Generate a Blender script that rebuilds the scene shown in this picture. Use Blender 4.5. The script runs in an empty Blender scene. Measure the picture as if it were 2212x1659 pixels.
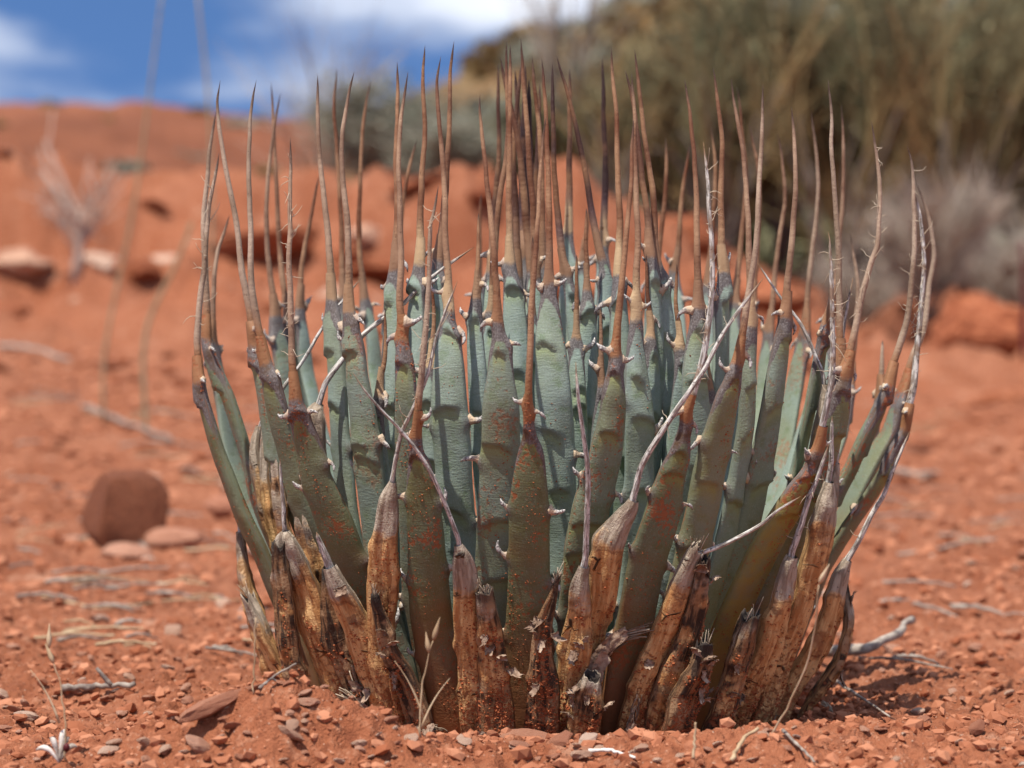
import bpy, math, random
import numpy as np
from mathutils import Vector, Matrix, Quaternion

random.seed(7)
RNG = np.random.default_rng(11)
R_ = math.radians
scene = bpy.context.scene
COL = scene.collection

# ------------------------------------------------------------------ camera
CAM_Y, CAM_Z, LENS = -1.80, 0.205, 100.0
FPX = LENS / 36.0 * 2212.0            # focal length in units of a 2212 px wide picture
cam_d = bpy.data.cameras.new('camera')
cam = bpy.data.objects.new('camera', cam_d); COL.objects.link(cam)
cam.location = (0, CAM_Y, CAM_Z); cam.rotation_euler = (R_(90), 0, 0)
cam_d.lens = LENS; cam_d.sensor_width = 36.0; cam_d.sensor_fit = 'HORIZONTAL'
cam_d.clip_start = 0.02; cam_d.clip_end = 2000
cam_d.dof.use_dof = True; cam_d.dof.focus_distance = 1.64; cam_d.dof.aperture_fstop = 9.5
cam_d.dof.aperture_blades = 9
scene.camera = cam

# ------------------------------------------------------------------ light
SUN_FROM = Vector((-0.23, -0.36, 0.90)).normalized()
sun_el = math.asin(SUN_FROM.z); sun_az = math.atan2(SUN_FROM.x, SUN_FROM.y)
sd = bpy.data.lights.new('sun', 'SUN'); sd.energy = 5.0; sd.angle = R_(0.53); sd.color = (1.0, 0.945, 0.855)
sun = bpy.data.objects.new('sun', sd); COL.objects.link(sun)
sun.rotation_euler = SUN_FROM.to_track_quat('Z', 'Y').to_euler()

world = bpy.data.worlds.new('World'); scene.world = world; world.use_nodes = True
nt = world.node_tree; nt.nodes.clear()
def wn(t, **k):
    n = nt.nodes.new(t)
    for a, b in k.items(): setattr(n, a, b)
    return n
wl = nt.links.new
out = wn('ShaderNodeOutputWorld'); bg = wn('ShaderNodeBackground'); bg.inputs['Strength'].default_value = 0.10
sky = wn('ShaderNodeTexSky', sky_type='NISHITA', sun_disc=False)
sky.sun_elevation = sun_el; sky.sun_rotation = sun_az
sky.altitude = 1500; sky.air_density = 1.0; sky.dust_density = 0.15; sky.ozone_density = 2.2
tc = wn('ShaderNodeTexCoord')
lift = wn('ShaderNodeMapping'); lift.inputs['Location'].default_value = (0, 0, 0.34)
wl(tc.outputs['Generated'], lift.inputs['Vector']); wl(lift.outputs['Vector'], sky.inputs['Vector'])
# wind-drawn clouds, the same all round the sky
cmap = wn('ShaderNodeMapping'); cmap.inputs['Scale'].default_value = (5.0, 5.0, 15.0)
cmap.inputs['Location'].default_value = (3.1, 0.4, 0.35)
wl(tc.outputs['Generated'], cmap.inputs['Vector'])
cn = wn('ShaderNodeTexNoise'); cn.inputs['Scale'].default_value = 1.0; cn.inputs['Detail'].default_value = 6; cn.inputs['Roughness'].default_value = 0.5
wl(cmap.outputs['Vector'], cn.inputs['Vector'])
cr = wn('ShaderNodeMapRange'); cr.interpolation_type = 'SMOOTHSTEP'
cr.inputs['From Min'].default_value = 0.43; cr.inputs['From Max'].default_value = 0.62
cr.inputs['To Max'].default_value = 0.88
wl(cn.outputs['Fac'], cr.inputs['Value'])
cm = wn('ShaderNodeMix', data_type='RGBA'); cm.inputs['B'].default_value = (9.2, 9.6, 10.4, 1)
skyblue = wn('ShaderNodeMix', data_type='RGBA', blend_type='MULTIPLY'); skyblue.inputs['Factor'].default_value = 1.0
skyblue.inputs['B'].default_value = (0.86, 1.10, 1.34, 1)
wl(sky.outputs['Color'], skyblue.inputs['A'])
wl(cr.outputs['Result'], cm.inputs['Factor']); wl(skyblue.outputs['Result'], cm.inputs['A'])
wl(cm.outputs['Result'], bg.inputs['Color']); wl(bg.outputs['Background'], out.inputs['Surface'])

vs = scene.view_settings
vs.view_transform = 'Standard'; vs.look = 'None'; vs.exposure = 0.32; vs.gamma = 1.0; vs.use_curve_mapping = False
scene.render.engine = 'CYCLES'
scene.cycles.use_denoising = True
scene.cycles.max_bounces = 6; scene.cycles.transparent_max_bounces = 8

# ------------------------------------------------------------------ noise in numpy
def _hash(ix, iy, iz, seed):
    h = (ix.astype(np.int64) * 374761393 + iy.astype(np.int64) * 668265263 + iz.astype(np.int64) * 2147483647 + seed * 1274126177) & 0xFFFFFFFF
    h = ((h ^ (h >> 13)) * 1274126177) & 0xFFFFFFFF
    h = ((h ^ (h >> 16)) * 2246822519) & 0xFFFFFFFF
    return ((h ^ (h >> 15)) & 0xFFFFFF) / float(0xFFFFFF)
def vnoise(x, y, z=None, seed=0):
    x = np.asarray(x, float); y = np.asarray(y, float)
    z = np.zeros_like(x) if z is None else np.asarray(z, float)
    x0 = np.floor(x); y0 = np.floor(y); z0 = np.floor(z)
    fx, fy, fz = x - x0, y - y0, z - z0
    fx = fx * fx * (3 - 2 * fx); fy = fy * fy * (3 - 2 * fy); fz = fz * fz * (3 - 2 * fz)
    r = 0
    for dx in (0, 1):
        for dy in (0, 1):
            for dz in (0, 1):
                r = r + _hash(x0 + dx, y0 + dy, z0 + dz, seed) * np.where(dx, fx, 1 - fx) * np.where(dy, fy, 1 - fy) * np.where(dz, fz, 1 - fz)
    return r * 2 - 1
def fbm(x, y, z=None, o=4, seed=0, g=0.5):
    a, s, t = 1.0, 0.0, 0.0
    f = 1.0
    for i in range(o):
        s = s + a * vnoise(np.asarray(x) * f, np.asarray(y) * f, None if z is None else np.asarray(z) * f, seed + i * 17)
        t += a; a *= g; f *= 2.03
    return s / t
def sstep(a, b, x):
    t = np.clip((np.asarray(x, float) - a) / (b - a), 0, 1); return t * t * (3 - 2 * t)

# ------------------------------------------------------------------ mesh helpers
def np_mesh(name, V, quads=None, tris=None, attrs=None, smooth=True):
    V = np.asarray(V, np.float32)
    me = bpy.data.meshes.new(name)
    nq = 0 if quads is None else len(quads); ntr = 0 if tris is None else len(tris)
    me.vertices.add(len(V)); me.vertices.foreach_set('co', V.ravel())
    idx = []
    if nq: idx.append(np.asarray(quads, np.int32).ravel())
    if ntr: idx.append(np.asarray(tris, np.int32).ravel())
    idx = np.concatenate(idx)
    me.loops.add(len(idx)); me.loops.foreach_set('vertex_index', idx)
    ls = np.concatenate([np.arange(nq) * 4, nq * 4 + np.arange(ntr) * 3]).astype(np.int32)
    me.polygons.add(nq + ntr); me.polygons.foreach_set('loop_start', ls)
    me.polygons.foreach_set('use_smooth', np.full(nq + ntr, smooth, bool))
    if attrs:
        for k, a in attrs.items():
            a = np.asarray(a, np.float32)
            if a.ndim == 1:
                at = me.attributes.new(k, 'FLOAT', 'POINT'); at.data.foreach_set('value', a)
            else:
                at = me.attributes.new(k, 'FLOAT_VECTOR', 'POINT'); at.data.foreach_set('vector', a.ravel())
    me.update(calc_edges=True); me.validate()
    return me
def link(name, me, mat=None, parent=None, loc=None):
    o = bpy.data.objects.new(name, me); COL.objects.link(o)
    if mat is not None and me is not None and len(me.materials) == 0: me.materials.append(mat)
    if parent is not None: o.parent = parent
    if loc is not None: o.location = loc
    return o
def empty(name, loc=(0, 0, 0)):
    o = bpy.data.objects.new(name, None); COL.objects.link(o); o.location = loc; o.empty_display_size = 0.05
    return o
def tag(o, label=None, cat=None, group=None, kind=None):
    if label: o['label'] = label
    if cat: o['category'] = cat
    if group: o['group'] = group
    if kind: o['kind'] = kind
    return o
def catmull(P, n):
    """resample polyline P (m,k) at n points evenly along its length, smooth"""
    P = np.asarray(P, float)
    d = np.r_[0, np.cumsum(np.linalg.norm(np.diff(P[:, :3], axis=0), axis=1) + 1e-9)]
    m = len(P)
    tan = np.zeros_like(P)
    for i in range(m):
        a, b = max(i - 1, 0), min(i + 1, m - 1)
        tan[i] = (P[b] - P[a]) / (d[b] - d[a])
    s = np.linspace(0, d[-1], n)
    k = np.clip(np.searchsorted(d, s, side='right') - 1, 0, m - 2)
    h = (d[k + 1] - d[k]); t = (s - d[k]) / h
    t = t[:, None]; h = h[:, None]
    return ((2 * t**3 - 3 * t**2 + 1) * P[k] + (t**3 - 2 * t**2 + t) * h * tan[k] + (-2 * t**3 + 3 * t**2) * P[k + 1] + (t**3 - t**2) * h * tan[k + 1]), s
def grid_quads(nr, nc, closed=True):
    i = np.arange(nr - 1)[:, None]; j = np.arange(nc if closed else nc - 1)[None, :]
    a = i * nc + j; b = i * nc + (j + 1) % nc
    return np.stack([a, b, b + nc, a + nc], -1).reshape(-1, 4)
def frames(P, Nref):
    """tangent, normal (towards Nref), binormal along path"""
    T = np.gradient(P, axis=0); T /= np.linalg.norm(T, axis=1)[:, None] + 1e-12
    N = np.broadcast_to(Nref, P.shape) - T * np.sum(T * Nref, axis=1)[:, None]
    ln = np.linalg.norm(N, axis=1)[:, None]
    N = np.where(ln > 1e-4, N / (ln + 1e-12), np.array([1.0, 0, 0]))
    B = np.cross(T, N)
    return T, N, B
def tube_np(P, r, ns=6, Nref=(0.13, -1, 0.21), cap=True):
    P = np.asarray(P, float); r = np.broadcast_to(np.asarray(r, float), (len(P),))
    T, N, B = frames(P, np.asarray(Nref, float))
    ph = np.arange(ns) / ns * 2 * np.pi
    V = P[:, None, :] + r[:, None, None] * (np.cos(ph)[None, :, None] * B[:, None, :] + np.sin(ph)[None, :, None] * N[:, None, :])
    V = V.reshape(-1, 3); Q = grid_quads(len(P), ns)
    tr = []
    if cap:
        V = np.vstack([V, P[0], P[-1]]); c0 = len(V) - 2; c1 = len(V) - 1; o = (len(P) - 1) * ns
        for j in range(ns):
            tr.append((c0, (j + 1) % ns, j)); tr.append((c1, o + j, o + (j + 1) % ns))
    return V, Q, np.array(tr, int).reshape(-1, 3)
class Bag:
    """collects pieces into one mesh"""
    def __init__(s): s.V, s.Q, s.T, s.n, s.A = [], [], [], 0, []
    def add(s, V, Q=None, T=None, a=None):
        V = np.asarray(V, float)
        if Q is not None and len(Q): s.Q.append(np.asarray(Q) + s.n)
        if T is not None and len(T): s.T.append(np.asarray(T) + s.n)
        s.V.append(V); s.n += len(V)
        s.A.append(np.full(len(V), 0.0 if a is None else a) if np.ndim(a or 0) == 0 else np.asarray(a, float))
    def tube(s, P, r, ns=5, a=None, **k):
        V, Q, T = tube_np(P, r, ns, **k)
        s.add(V, Q, T, a)
    def mesh(s, name, smooth=True, key='t'):
        return np_mesh(name, np.vstack(s.V), np.vstack(s.Q) if s.Q else None, np.vstack(s.T) if s.T else None, {key: np.concatenate(s.A)}, smooth)
import bmesh
_ico = {}
def ico(sub):
    if sub not in _ico:
        bm = bmesh.new(); bmesh.ops.create_icosphere(bm, subdivisions=sub, radius=1)
        V = np.array([v.co[:] for v in bm.verts]); F = np.array([[v.index for v in f.verts] for f in bm.faces])
        bm.free(); _ico[sub] = (V, F)
    return _ico[sub]
OCT_V = np.array([[1, 0, 0], [-1, 0, 0], [0, 1, 0], [0, -1, 0], [0, 0, 1], [0, 0, -1]], float)
OCT_F = np.array([[0, 2, 4], [2, 1, 4], [1, 3, 4], [3, 0, 4], [2, 0, 5], [1, 2, 5], [3, 1, 5], [0, 3, 5]])
def crumbs_mesh(name, P, S, seed=0, squash=0.8):
    """many small angular lumps, one mesh"""
    rg = np.random.default_rng(seed); n = len(P); IV, IF = ico(1); m = len(IV)
    J = IV[None] * (1 + rg.uniform(-0.38, 0.32, (n, m, 1)))
    J = J * rg.uniform(0.6, 1.25, (n, 1, 3))
    q = rg.normal(size=(n, 3, 3)); Qm, _ = np.linalg.qr(q)
    J = np.einsum('nij,nkj->nki', Qm, J); J[..., 2] *= squash
    V = P[:, None, :] + J * S[:, None, None]
    F = (IF[None] + (np.arange(n) * m)[:, None, None]).reshape(-1, 3)
    return np_mesh(name, V.reshape(-1, 3), None, F, {'t': np.repeat(rg.random(n), m)}, False)

# ------------------------------------------------------------------ materials
class Mat:
    def __init__(s, name, rough=0.7, spec=0.3):
        s.m = bpy.data.materials.new(name); s.m.use_nodes = True; s.t = s.m.node_tree
        s.b = s.t.nodes['Principled BSDF']; s.b.inputs['Roughness'].default_value = rough
        s.b.inputs['Specular IOR Level'].default_value = spec
    def n(s, t, **k):
        n = s.t.nodes.new(t)
        for a, b in k.items(): setattr(n, a, b)
        return n
    def set(s, inp, v):
        if hasattr(v, 'node'): s.t.links.new(v, inp)
        elif isinstance(v, (tuple, list)) and len(v) == 3 and inp.type == 'RGBA': inp.default_value = (*v, 1)
        else: inp.default_value = v
    def attr(s, name, vec=False, typ='GEOMETRY'):
        a = s.n('ShaderNodeAttribute', attribute_name=name, attribute_type=typ)
        return a.outputs['Vector'] if vec else a.outputs['Fac']
    def pos(s): return s.n('ShaderNodeTexCoord').outputs['Object']
    def rnd(s): return s.n('ShaderNodeObjectInfo').outputs['Random']
    def noise(s, vec, scale=1, detail=3, rough=0.5, dist=0.0, col=False):
        n = s.n('ShaderNodeTexNoise'); s.set(n.inputs['Vector'], vec)
        n.inputs['Scale'].default_value = scale; n.inputs['Detail'].default_value = detail
        n.inputs['Roughness'].default_value = rough; n.inputs['Distortion'].default_value = dist
        return n.outputs['Color' if col else 'Fac']
    def voro(s, vec, scale=1, out='Distance', feature='F1'):
        n = s.n('ShaderNodeTexVoronoi', feature=feature); s.set(n.inputs['Vector'], vec); n.inputs['Scale'].default_value = scale
        return n.outputs[out]
    def scale(s, vec, v):
        n = s.n('ShaderNodeVectorMath', operation='MULTIPLY'); s.set(n.inputs[0], vec); n.inputs[1].default_value = v
        return n.outputs[0]
    def vadd(s, a, b):
        n = s.n('ShaderNodeVectorMath', operation='ADD'); s.set(n.inputs[0], a); s.set(n.inputs[1], b); return n.outputs[0]
    def ma(s, op, a, b=0.0, c=0.0, clamp=False):
        n = s.n('ShaderNodeMath', operation=op); n.use_clamp = clamp
        s.set(n.inputs[0], a); s.set(n.inputs[1], b); s.set(n.inputs[2], c); return n.outputs[0]
    def rng(s, v, a, b, c=0.0, d=1.0):
        n = s.n('ShaderNodeMapRange', interpolation_type='SMOOTHSTEP'); s.set(n.inputs['Value'], v)
        for k, q in zip(('From Min', 'From Max', 'To Min', 'To Max'), (a, b, c, d)): s.set(n.inputs[k], q)
        return n.outputs['Result']
    def mix(s, f, a, b, mode='MIX'):
        n = s.n('ShaderNodeMix', data_type='RGBA', blend_type=mode)
        s.set(n.inputs['Factor'], f); s.set(n.inputs['A'], a); s.set(n.inputs['B'], b); return n.outputs['Result']
    def ramp(s, f, stops):
        n = s.n('ShaderNodeValToRGB'); s.set(n.inputs['Fac'], f); e = n.color_ramp.elements
        while len(e) < len(stops): e.new(0.5)
        for el, (p, c) in zip(e, stops): el.position = p; el.color = (*c, 1)
        return n.outputs['Color']
    def bump(s, h, strength=0.4, dist=0.001, prev=None):
        n = s.n('ShaderNodeBump'); s.set(n.inputs['Height'], h); n.inputs['Strength'].default_value = strength
        n.inputs['Distance'].default_value = dist
        if prev is not None: s.set(n.inputs['Normal'], prev)
        return n.outputs['Normal']
    def done(s, col, nrm=None, rough=None):
        s.set(s.b.inputs['Base Color'], col)
        if nrm is not None: s.set(s.b.inputs['Normal'], nrm)
        if rough is not None: s.set(s.b.inputs['Roughness'], rough)
        return s.m

def mat_leaf():
    m = Mat('leaf_skin', 0.62, 0.28)
    t, e, age, lip, stain = [m.attr(k) for k in ('t', 'e', 'age', 'lip', 'stain')]
    L = m.attr('luv', True)
    big = m.noise(L, 28, 3); mid = m.noise(L, 110, 4, 0.6); fine = m.noise(m.scale(L, (1, 0.55, 1)), 1500, 2, 0.6)
    grain = m.noise(m.scale(L, (0.35, 1.6, 1)), 620, 2)
    glau = m.mix(m.rng(big, 0.35, 0.68), (0.285, 0.362, 0.325), (0.275, 0.335, 0.255))
    oliv = m.mix(m.rng(big, 0.35, 0.68), (0.130, 0.150, 0.085), (0.140, 0.135, 0.055))
    c = m.mix(age, glau, oliv)
    green = m.mix(age, (0.170, 0.245, 0.135), (0.105, 0.110, 0.036))
    c = m.mix(m.ma('MULTIPLY', m.rng(mid, 0.50, 0.72), 0.65), c, green)
    bloom = m.mix(age, (0.43, 0.51, 0.47), (0.25, 0.27, 0.20))
    c = m.mix(m.ma('MULTIPLY', m.rng(fine, 0.52, 0.72), 0.45), c, bloom)
    c = m.mix(m.ma('MULTIPLY', m.rng(grain, 0.55, 0.75), 0.25), c, green)
    c = m.mix(m.ma('MULTIPLY', lip, 0.75), c, m.mix(age, (0.30, 0.36, 0.17), (0.23, 0.22, 0.05)))
    c = m.mix(m.ma('MULTIPLY', m.attr('yel'), m.rng(mid, 0.3, 0.6, 0.5, 1.0)), c, (0.270, 0.205, 0.036))
    # yellow, then red-brown towards the foot of old leaves
    c = m.mix(m.ma('MULTIPLY', m.rng(m.ma('ADD', t, m.ma('MULTIPLY', mid, 0.25)), 0.50, 0.12), m.ma('MULTIPLY', age, 0.75)), c, (0.150, 0.080, 0.034))
    # corky purple-brown border near the tip, running down the margins; horny neck above it
    td = m.attr('tipd'); w_ = m.ma('MULTIPLY', m.ma('SUBTRACT', mid, 0.5), 0.018)
    ee = m.ma('MULTIPLY', m.ma('MULTIPLY', e, e), m.ma('MULTIPLY', e, 0.020))
    k = m.ma('SUBTRACT', m.ma('ADD', td, w_), ee)
    lim = m.ma('ADD', 0.0215, m.ma('MULTIPLY', age, 0.006))
    tip = m.rng(k, m.ma('ADD', lim, 0.003), lim)
    edge = m.ma('MULTIPLY', m.rng(e, 0.86, 0.98), m.rng(td, 0.075, 0.025))
    cork = m.mix(m.rng(fine, 0.42, 0.66), (0.110, 0.086, 0.086), (0.215, 0.185, 0.185))
    cork = m.mix(m.ma('MULTIPLY', age, m.rng(mid, 0.45, 0.65)), cork, (0.105, 0.055, 0.032))
    c = m.mix(m.ma('MAXIMUM', m.ma('MAXIMUM', m.ma('MULTIPLY', tip, 0.9), m.ma('MULTIPLY', edge, 0.8)), m.ma('MULTIPLY', stain, 0.8)), c, cork)
    col_in = m.mix(m.rng(age, 0.3, 0.75), m.mix(m.attr('cream'), (0.265, 0.150, 0.088), (0.50, 0.355, 0.205)), (0.285, 0.135, 0.062))
    c = m.mix(m.rng(m.ma('SUBTRACT', td, m.ma('MULTIPLY', w_, 0.5)), 0.0185, 0.0145), c, col_in)
    # fine rust-red dust
    dn = m.noise(m.scale(L, (1, 0.8, 1)), 420, 3, 0.7); dz = m.noise(L, 36, 2)
    dust = m.ma('MULTIPLY', m.rng(m.ma('ADD', m.ma('MULTIPLY', dn, 0.8), m.ma('MULTIPLY', dz, 0.75)), 0.84, 0.95), m.rng(age, 0.22, 0.75))
    c = m.mix(m.ma('MULTIPLY', dust, 0.85), c, (0.300, 0.090, 0.034))
    film = m.ma('MULTIPLY', m.rng(m.ma('ADD', t, m.ma('MULTIPLY', dz, 0.7)), 0.98, 0.42), m.ma('MULTIPLY', m.rng(age, 0.45, 1.0), 0.80))
    c = m.mix(film, c, (0.235, 0.078, 0.030))
    h = m.ma('ADD', m.ma('MULTIPLY', fine, 0.6), m.ma('ADD', m.ma('MULTIPLY', grain, 0.6), m.ma('ADD', mid, m.ma('MULTIPLY', dust, 0.8))))
    return m.done(c, m.bump(h, 0.36, 0.0010), m.rng(fine, 0.2, 0.8, 0.48, 0.72))

def mat_spine():
    m = Mat('spine_horn', 0.55, 0.3)
    t, age, e = m.attr('t'), m.attr('age'), m.attr('e'); L = m.attr('luv', True)
    band = m.noise(m.scale(L, (0.15, 1, 1)), 34, 3); fine = m.noise(L, 900, 3, 0.65); ring = m.noise(m.scale(L, (0.2, 1, 1)), 300, 2)
    brown = m.mix(m.rng(band, 0.36, 0.64), (0.165, 0.062, 0.028), (0.350, 0.195, 0.105))
    dark = m.mix(m.rng(band, 0.45, 0.66), (0.030, 0.014, 0.014), (0.170, 0.075, 0.034))
    grey = m.mix(m.rng(band, 0.36, 0.64), (0.265, 0.185, 0.125), (0.430, 0.325, 0.240))
    c = m.mix(m.rng(age, 0.0, 0.5), dark, brown); c = m.mix(m.rng(age, 0.5, 1.0), c, grey)
    c = m.mix(m.ma('MULTIPLY', m.rng(t, 0.30, 0.0), m.rng(age, 0.3, 0.1)), c, (0.115, 0.072, 0.082))
    neck = m.mix(m.attr('rust'), m.mix(m.attr('cream'), (0.265, 0.150, 0.088), (0.50, 0.355, 0.205)), (0.285, 0.135, 0.062))
    c = m.mix(m.rng(m.ma('ADD', t, m.ma('MULTIPLY', m.ma('SUBTRACT', band, 0.5), 0.10)), 0.17, 0.02), c, neck)
    c = m.mix(m.rng(t, 0.80, 1.0), c, (0.045, 0.022, 0.017))
    c = m.mix(m.ma('MULTIPLY', m.rng(fine, 0.56, 0.70), 0.45), c, (0.09, 0.05, 0.035))
    spots = m.voro(L, 420); c = m.mix(m.ma('MULTIPLY', m.rng(spots, 0.17, 0.08), 0.75), c, (0.035, 0.020, 0.015))
    h = m.ma('ADD', m.ma('MULTIPLY', ring, 1.0), m.ma('MULTIPLY', fine, 0.7))
    return m.done(c, m.bump(h, 0.55, 0.0009))

def mat_grey_spine():
    m = Mat('weathered_spine', 0.85, 0.15)
    L = m.attr('luv', True); t = m.attr('t')
    streak = m.noise(m.scale(L, (1.0, 0.12, 1)), 900, 3, 0.6); pat = m.noise(L, 90, 4, 0.6)
    c = m.mix(m.rng(streak, 0.40, 0.62), (0.25, 0.22, 0.19), (0.70, 0.67, 0.62))
    c = m.mix(m.ma('MULTIPLY', m.rng(pat, 0.48, 0.66), m.attr('rust')), c, (0.26, 0.175, 0.125))
    c = m.mix(m.rng(t, 0.86, 1.0), c, (0.26, 0.155, 0.085))
    c = m.mix(m.ma('MULTIPLY', m.rng(m.noise(L, 380, 3), 0.60, 0.68), 0.7), c, (0.07, 0.055, 0.05))
    return m.done(c, m.bump(streak, 0.8, 0.0012))

def mat_dry():
    m = Mat('dry_leaf_skin', 0.72, 0.2)
    t, e, rot = m.attr('t'), m.attr('e'), m.attr('age'); L = m.attr('luv', True)
    big = m.noise(L, 45, 4, 0.6); st = m.noise(m.scale(L, (1, 0.13, 1)), 330, 3, 0.6); fine = m.noise(L, 700, 3, 0.65)
    tan = m.mix(m.rng(st, 0.38, 0.62), (0.440, 0.210, 0.078), (0.660, 0.405, 0.180))
    tan = m.mix(m.rng(big, 0.56, 0.70), tan, (0.310, 0.135, 0.055))
    grey = m.mix(m.rng(st, 0.4, 0.62), (0.255, 0.195, 0.140), (0.440, 0.365, 0.280))
    c = m.mix(m.rng(m.ma('ADD', t, m.ma('MULTIPLY', m.ma('SUBTRACT', big, 0.5), 0.5)), 0.78, 0.86), tan, grey)
    # dark rim where tan meets grey
    rim = m.ma('ABSOLUTE', m.ma('SUBTRACT', m.ma('ADD', t, m.ma('MULTIPLY', m.ma('SUBTRACT', big, 0.5), 0.5)), 0.78))
    c = m.mix(m.ma('MULTIPLY', m.rng(rim, 0.03, 0.0), 0.6), c, (0.15, 0.072, 0.042))
    rotc = m.mix(m.rng(st, 0.42, 0.60), (0.050, 0.030, 0.020), (0.260, 0.140, 0.068))
    rotc = m.mix(m.rng(big, 0.50, 0.60), rotc, (0.360, 0.220, 0.120))
    c = m.mix(m.ma('MULTIPLY', m.rng(m.ma('ADD', rot, m.ma('MULTIPLY', m.ma('SUBTRACT', m.noise(L, 75, 3), 0.5), 1.4)), 0.35, 0.62), m.rng(rot, 0.05, 0.4)), c, rotc)
    c = m.mix(m.ma('MULTIPLY', m.rng(t, 0.90, 1.0), m.rng(rot, 0.3, 0.7)), c, (0.035, 0.026, 0.022))
    # cracks across, and black mould specks
    v = m.voro(m.scale(L, (0.35, 1, 1)), 85, feature='DISTANCE_TO_EDGE')
    crack = m.ma('MULTIPLY', m.rng(v, 0.030, 0.010), m.rng(m.noise(L, 55, 1), 0.62, 0.68))
    c = m.mix(m.ma('MULTIPLY', crack, 0.9), c, (0.020, 0.013, 0.010))
    c = m.mix(m.ma('MULTIPLY', m.rng(m.voro(L, 260), 0.16, 0.10), 0.55), c, (0.05, 0.032, 0.025))
    # soil splashed over the lower half
    dn = m.noise(L, 300, 4, 0.7); dz = m.noise(L, 40, 2)
    amt = m.ma('ADD', m.ma('SUBTRACT', 0.50, m.ma('MULTIPLY', t, 0.85)), m.ma('MULTIPLY', m.ma('SUBTRACT', dz, 0.5), 0.7))
    dust = m.rng(m.ma('ADD', dn, m.ma('MULTIPLY', amt, 0.42)), 0.60, 0.72)
    c = m.mix(m.ma('MULTIPLY', dust, 0.8), c, (0.335, 0.105, 0.043))
    h = m.ma('ADD', m.ma('MULTIPLY', st, 1.3), m.ma('ADD', m.ma('MULTIPLY', fine, 0.5), m.ma('SUBTRACT', m.ma('MULTIPLY', dust, 0.7), m.ma('MULTIPLY', crack, 2.5))))
    return m.done(c, m.bump(h, 0.8, 0.0016))

def mat_tooth():
    m = Mat('tooth_horn', 0.75, 0.2)
    t = m.attr('t'); p = m.pos(); n = m.noise(p, 900, 3, 0.6)
    c = m.mix(m.rng(t, 0.25, 0.6), m.mix(m.rnd(), (0.56, 0.42, 0.28), (0.40, 0.31, 0.25)), (0.52, 0.49, 0.46))
    c = m.mix(m.ma('MULTIPLY', m.rng(n, 0.45, 0.60), m.rng(t, 0.2, 0.5)), c, (0.16, 0.145, 0.14))
    return m.done(c, m.bump(n, 0.8, 0.001))

def mat_simple(name, stops, scale=60, rough=0.8, bump=0.5, dist=0.002, stretch=(1, 1, 1), spec=0.2, detail=4):
    m = Mat(name, rough, spec); p = m.vadd(m.scale(m.pos(), stretch), m.scale(m.n('ShaderNodeObjectInfo').outputs['Location'], (1, 1, 1)))
    n = m.noise(p, scale, detail, 0.6)
    r = m.ma('ADD', m.rng(n, 0.28, 0.72), m.ma('MULTIPLY', m.ma('SUBTRACT', m.rnd(), 0.5), 0.5), clamp=True)
    return m.done(m.ramp(r, stops), m.bump(n, bump, dist))

def mat_t(name, a, b, rough=0.8, spec=0.2):
    """colour from the per-piece value t"""
    m = Mat(name, rough, spec); return m.done(m.mix(m.attr('t'), a, b))

def mat_soil():
    m = Mat('red_soil', 0.93, 0.12)
    p = m.pos()
    big = m.noise(p, 1.1, 4, 0.55); mid = m.noise(p, 9, 5, 0.6); fine = m.noise(p, 110, 5, 0.65); gr = m.noise(p, 620, 3, 0.6)
    c = m.mix(m.rng(mid, 0.34, 0.68), (0.275, 0.092, 0.044), (0.370, 0.145, 0.078))
    c = m.mix(m.ma('MULTIPLY', m.rng(big, 0.42, 0.66), 0.55), c, (0.330, 0.108, 0.050))
    c = m.mix(m.ma('MULTIPLY', m.rng(fine, 0.52, 0.70), 0.6), c, (0.520, 0.250, 0.150))
    c = m.mix(m.ma('MULTIPLY', m.rng(fine, 0.48, 0.32), 0.75), c, (0.170, 0.052, 0.026))
    patch = m.noise(p, 3.2, 5, 0.62)
    c = m.mix(m.ma('MULTIPLY', m.rng(patch, 0.50, 0.66), 0.55), c, (0.235, 0.075, 0.036))
    c = m.mix(m.ma('MULTIPLY', m.rng(m.noise(p, 14, 4, 0.6), 0.60, 0.72), 0.6), c, (0.50, 0.27, 0.175))
    sp = m.voro(p, 240); c = m.mix(m.ma('MULTIPLY', m.rng(sp, 0.22, 0.12), m.rng(gr, 0.5, 0.6)), c, (0.56, 0.36, 0.26))
    farh = m.n('ShaderNodeSeparateXYZ'); m.set(farh.inputs[0], p)
    c = m.mix(m.ma('MULTIPLY', m.rng(farh.outputs['Y'], 8.5, 13), m.rng(m.noise(p, 0.45, 4, 0.6), 0.3, 0.6, 0.5, 1.0)), c, (0.165, 0.058, 0.030))
    xr = m.ma('MULTIPLY', m.rng(farh.outputs['Y'], 12, 18), m.rng(farh.outputs['X'], -2.2, -0.6))
    c = m.mix(m.ma('MULTIPLY', xr, m.rng(m.noise(p, 0.7, 4, 0.6), 0.25, 0.6, 0.55, 1.0)), c, (0.190, 0.125, 0.058))
    h = m.ma('ADD', m.ma('MULTIPLY', fine, 1.6), gr)
    return m.done(c, m.bump(h, 0.8, 0.004))

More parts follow.
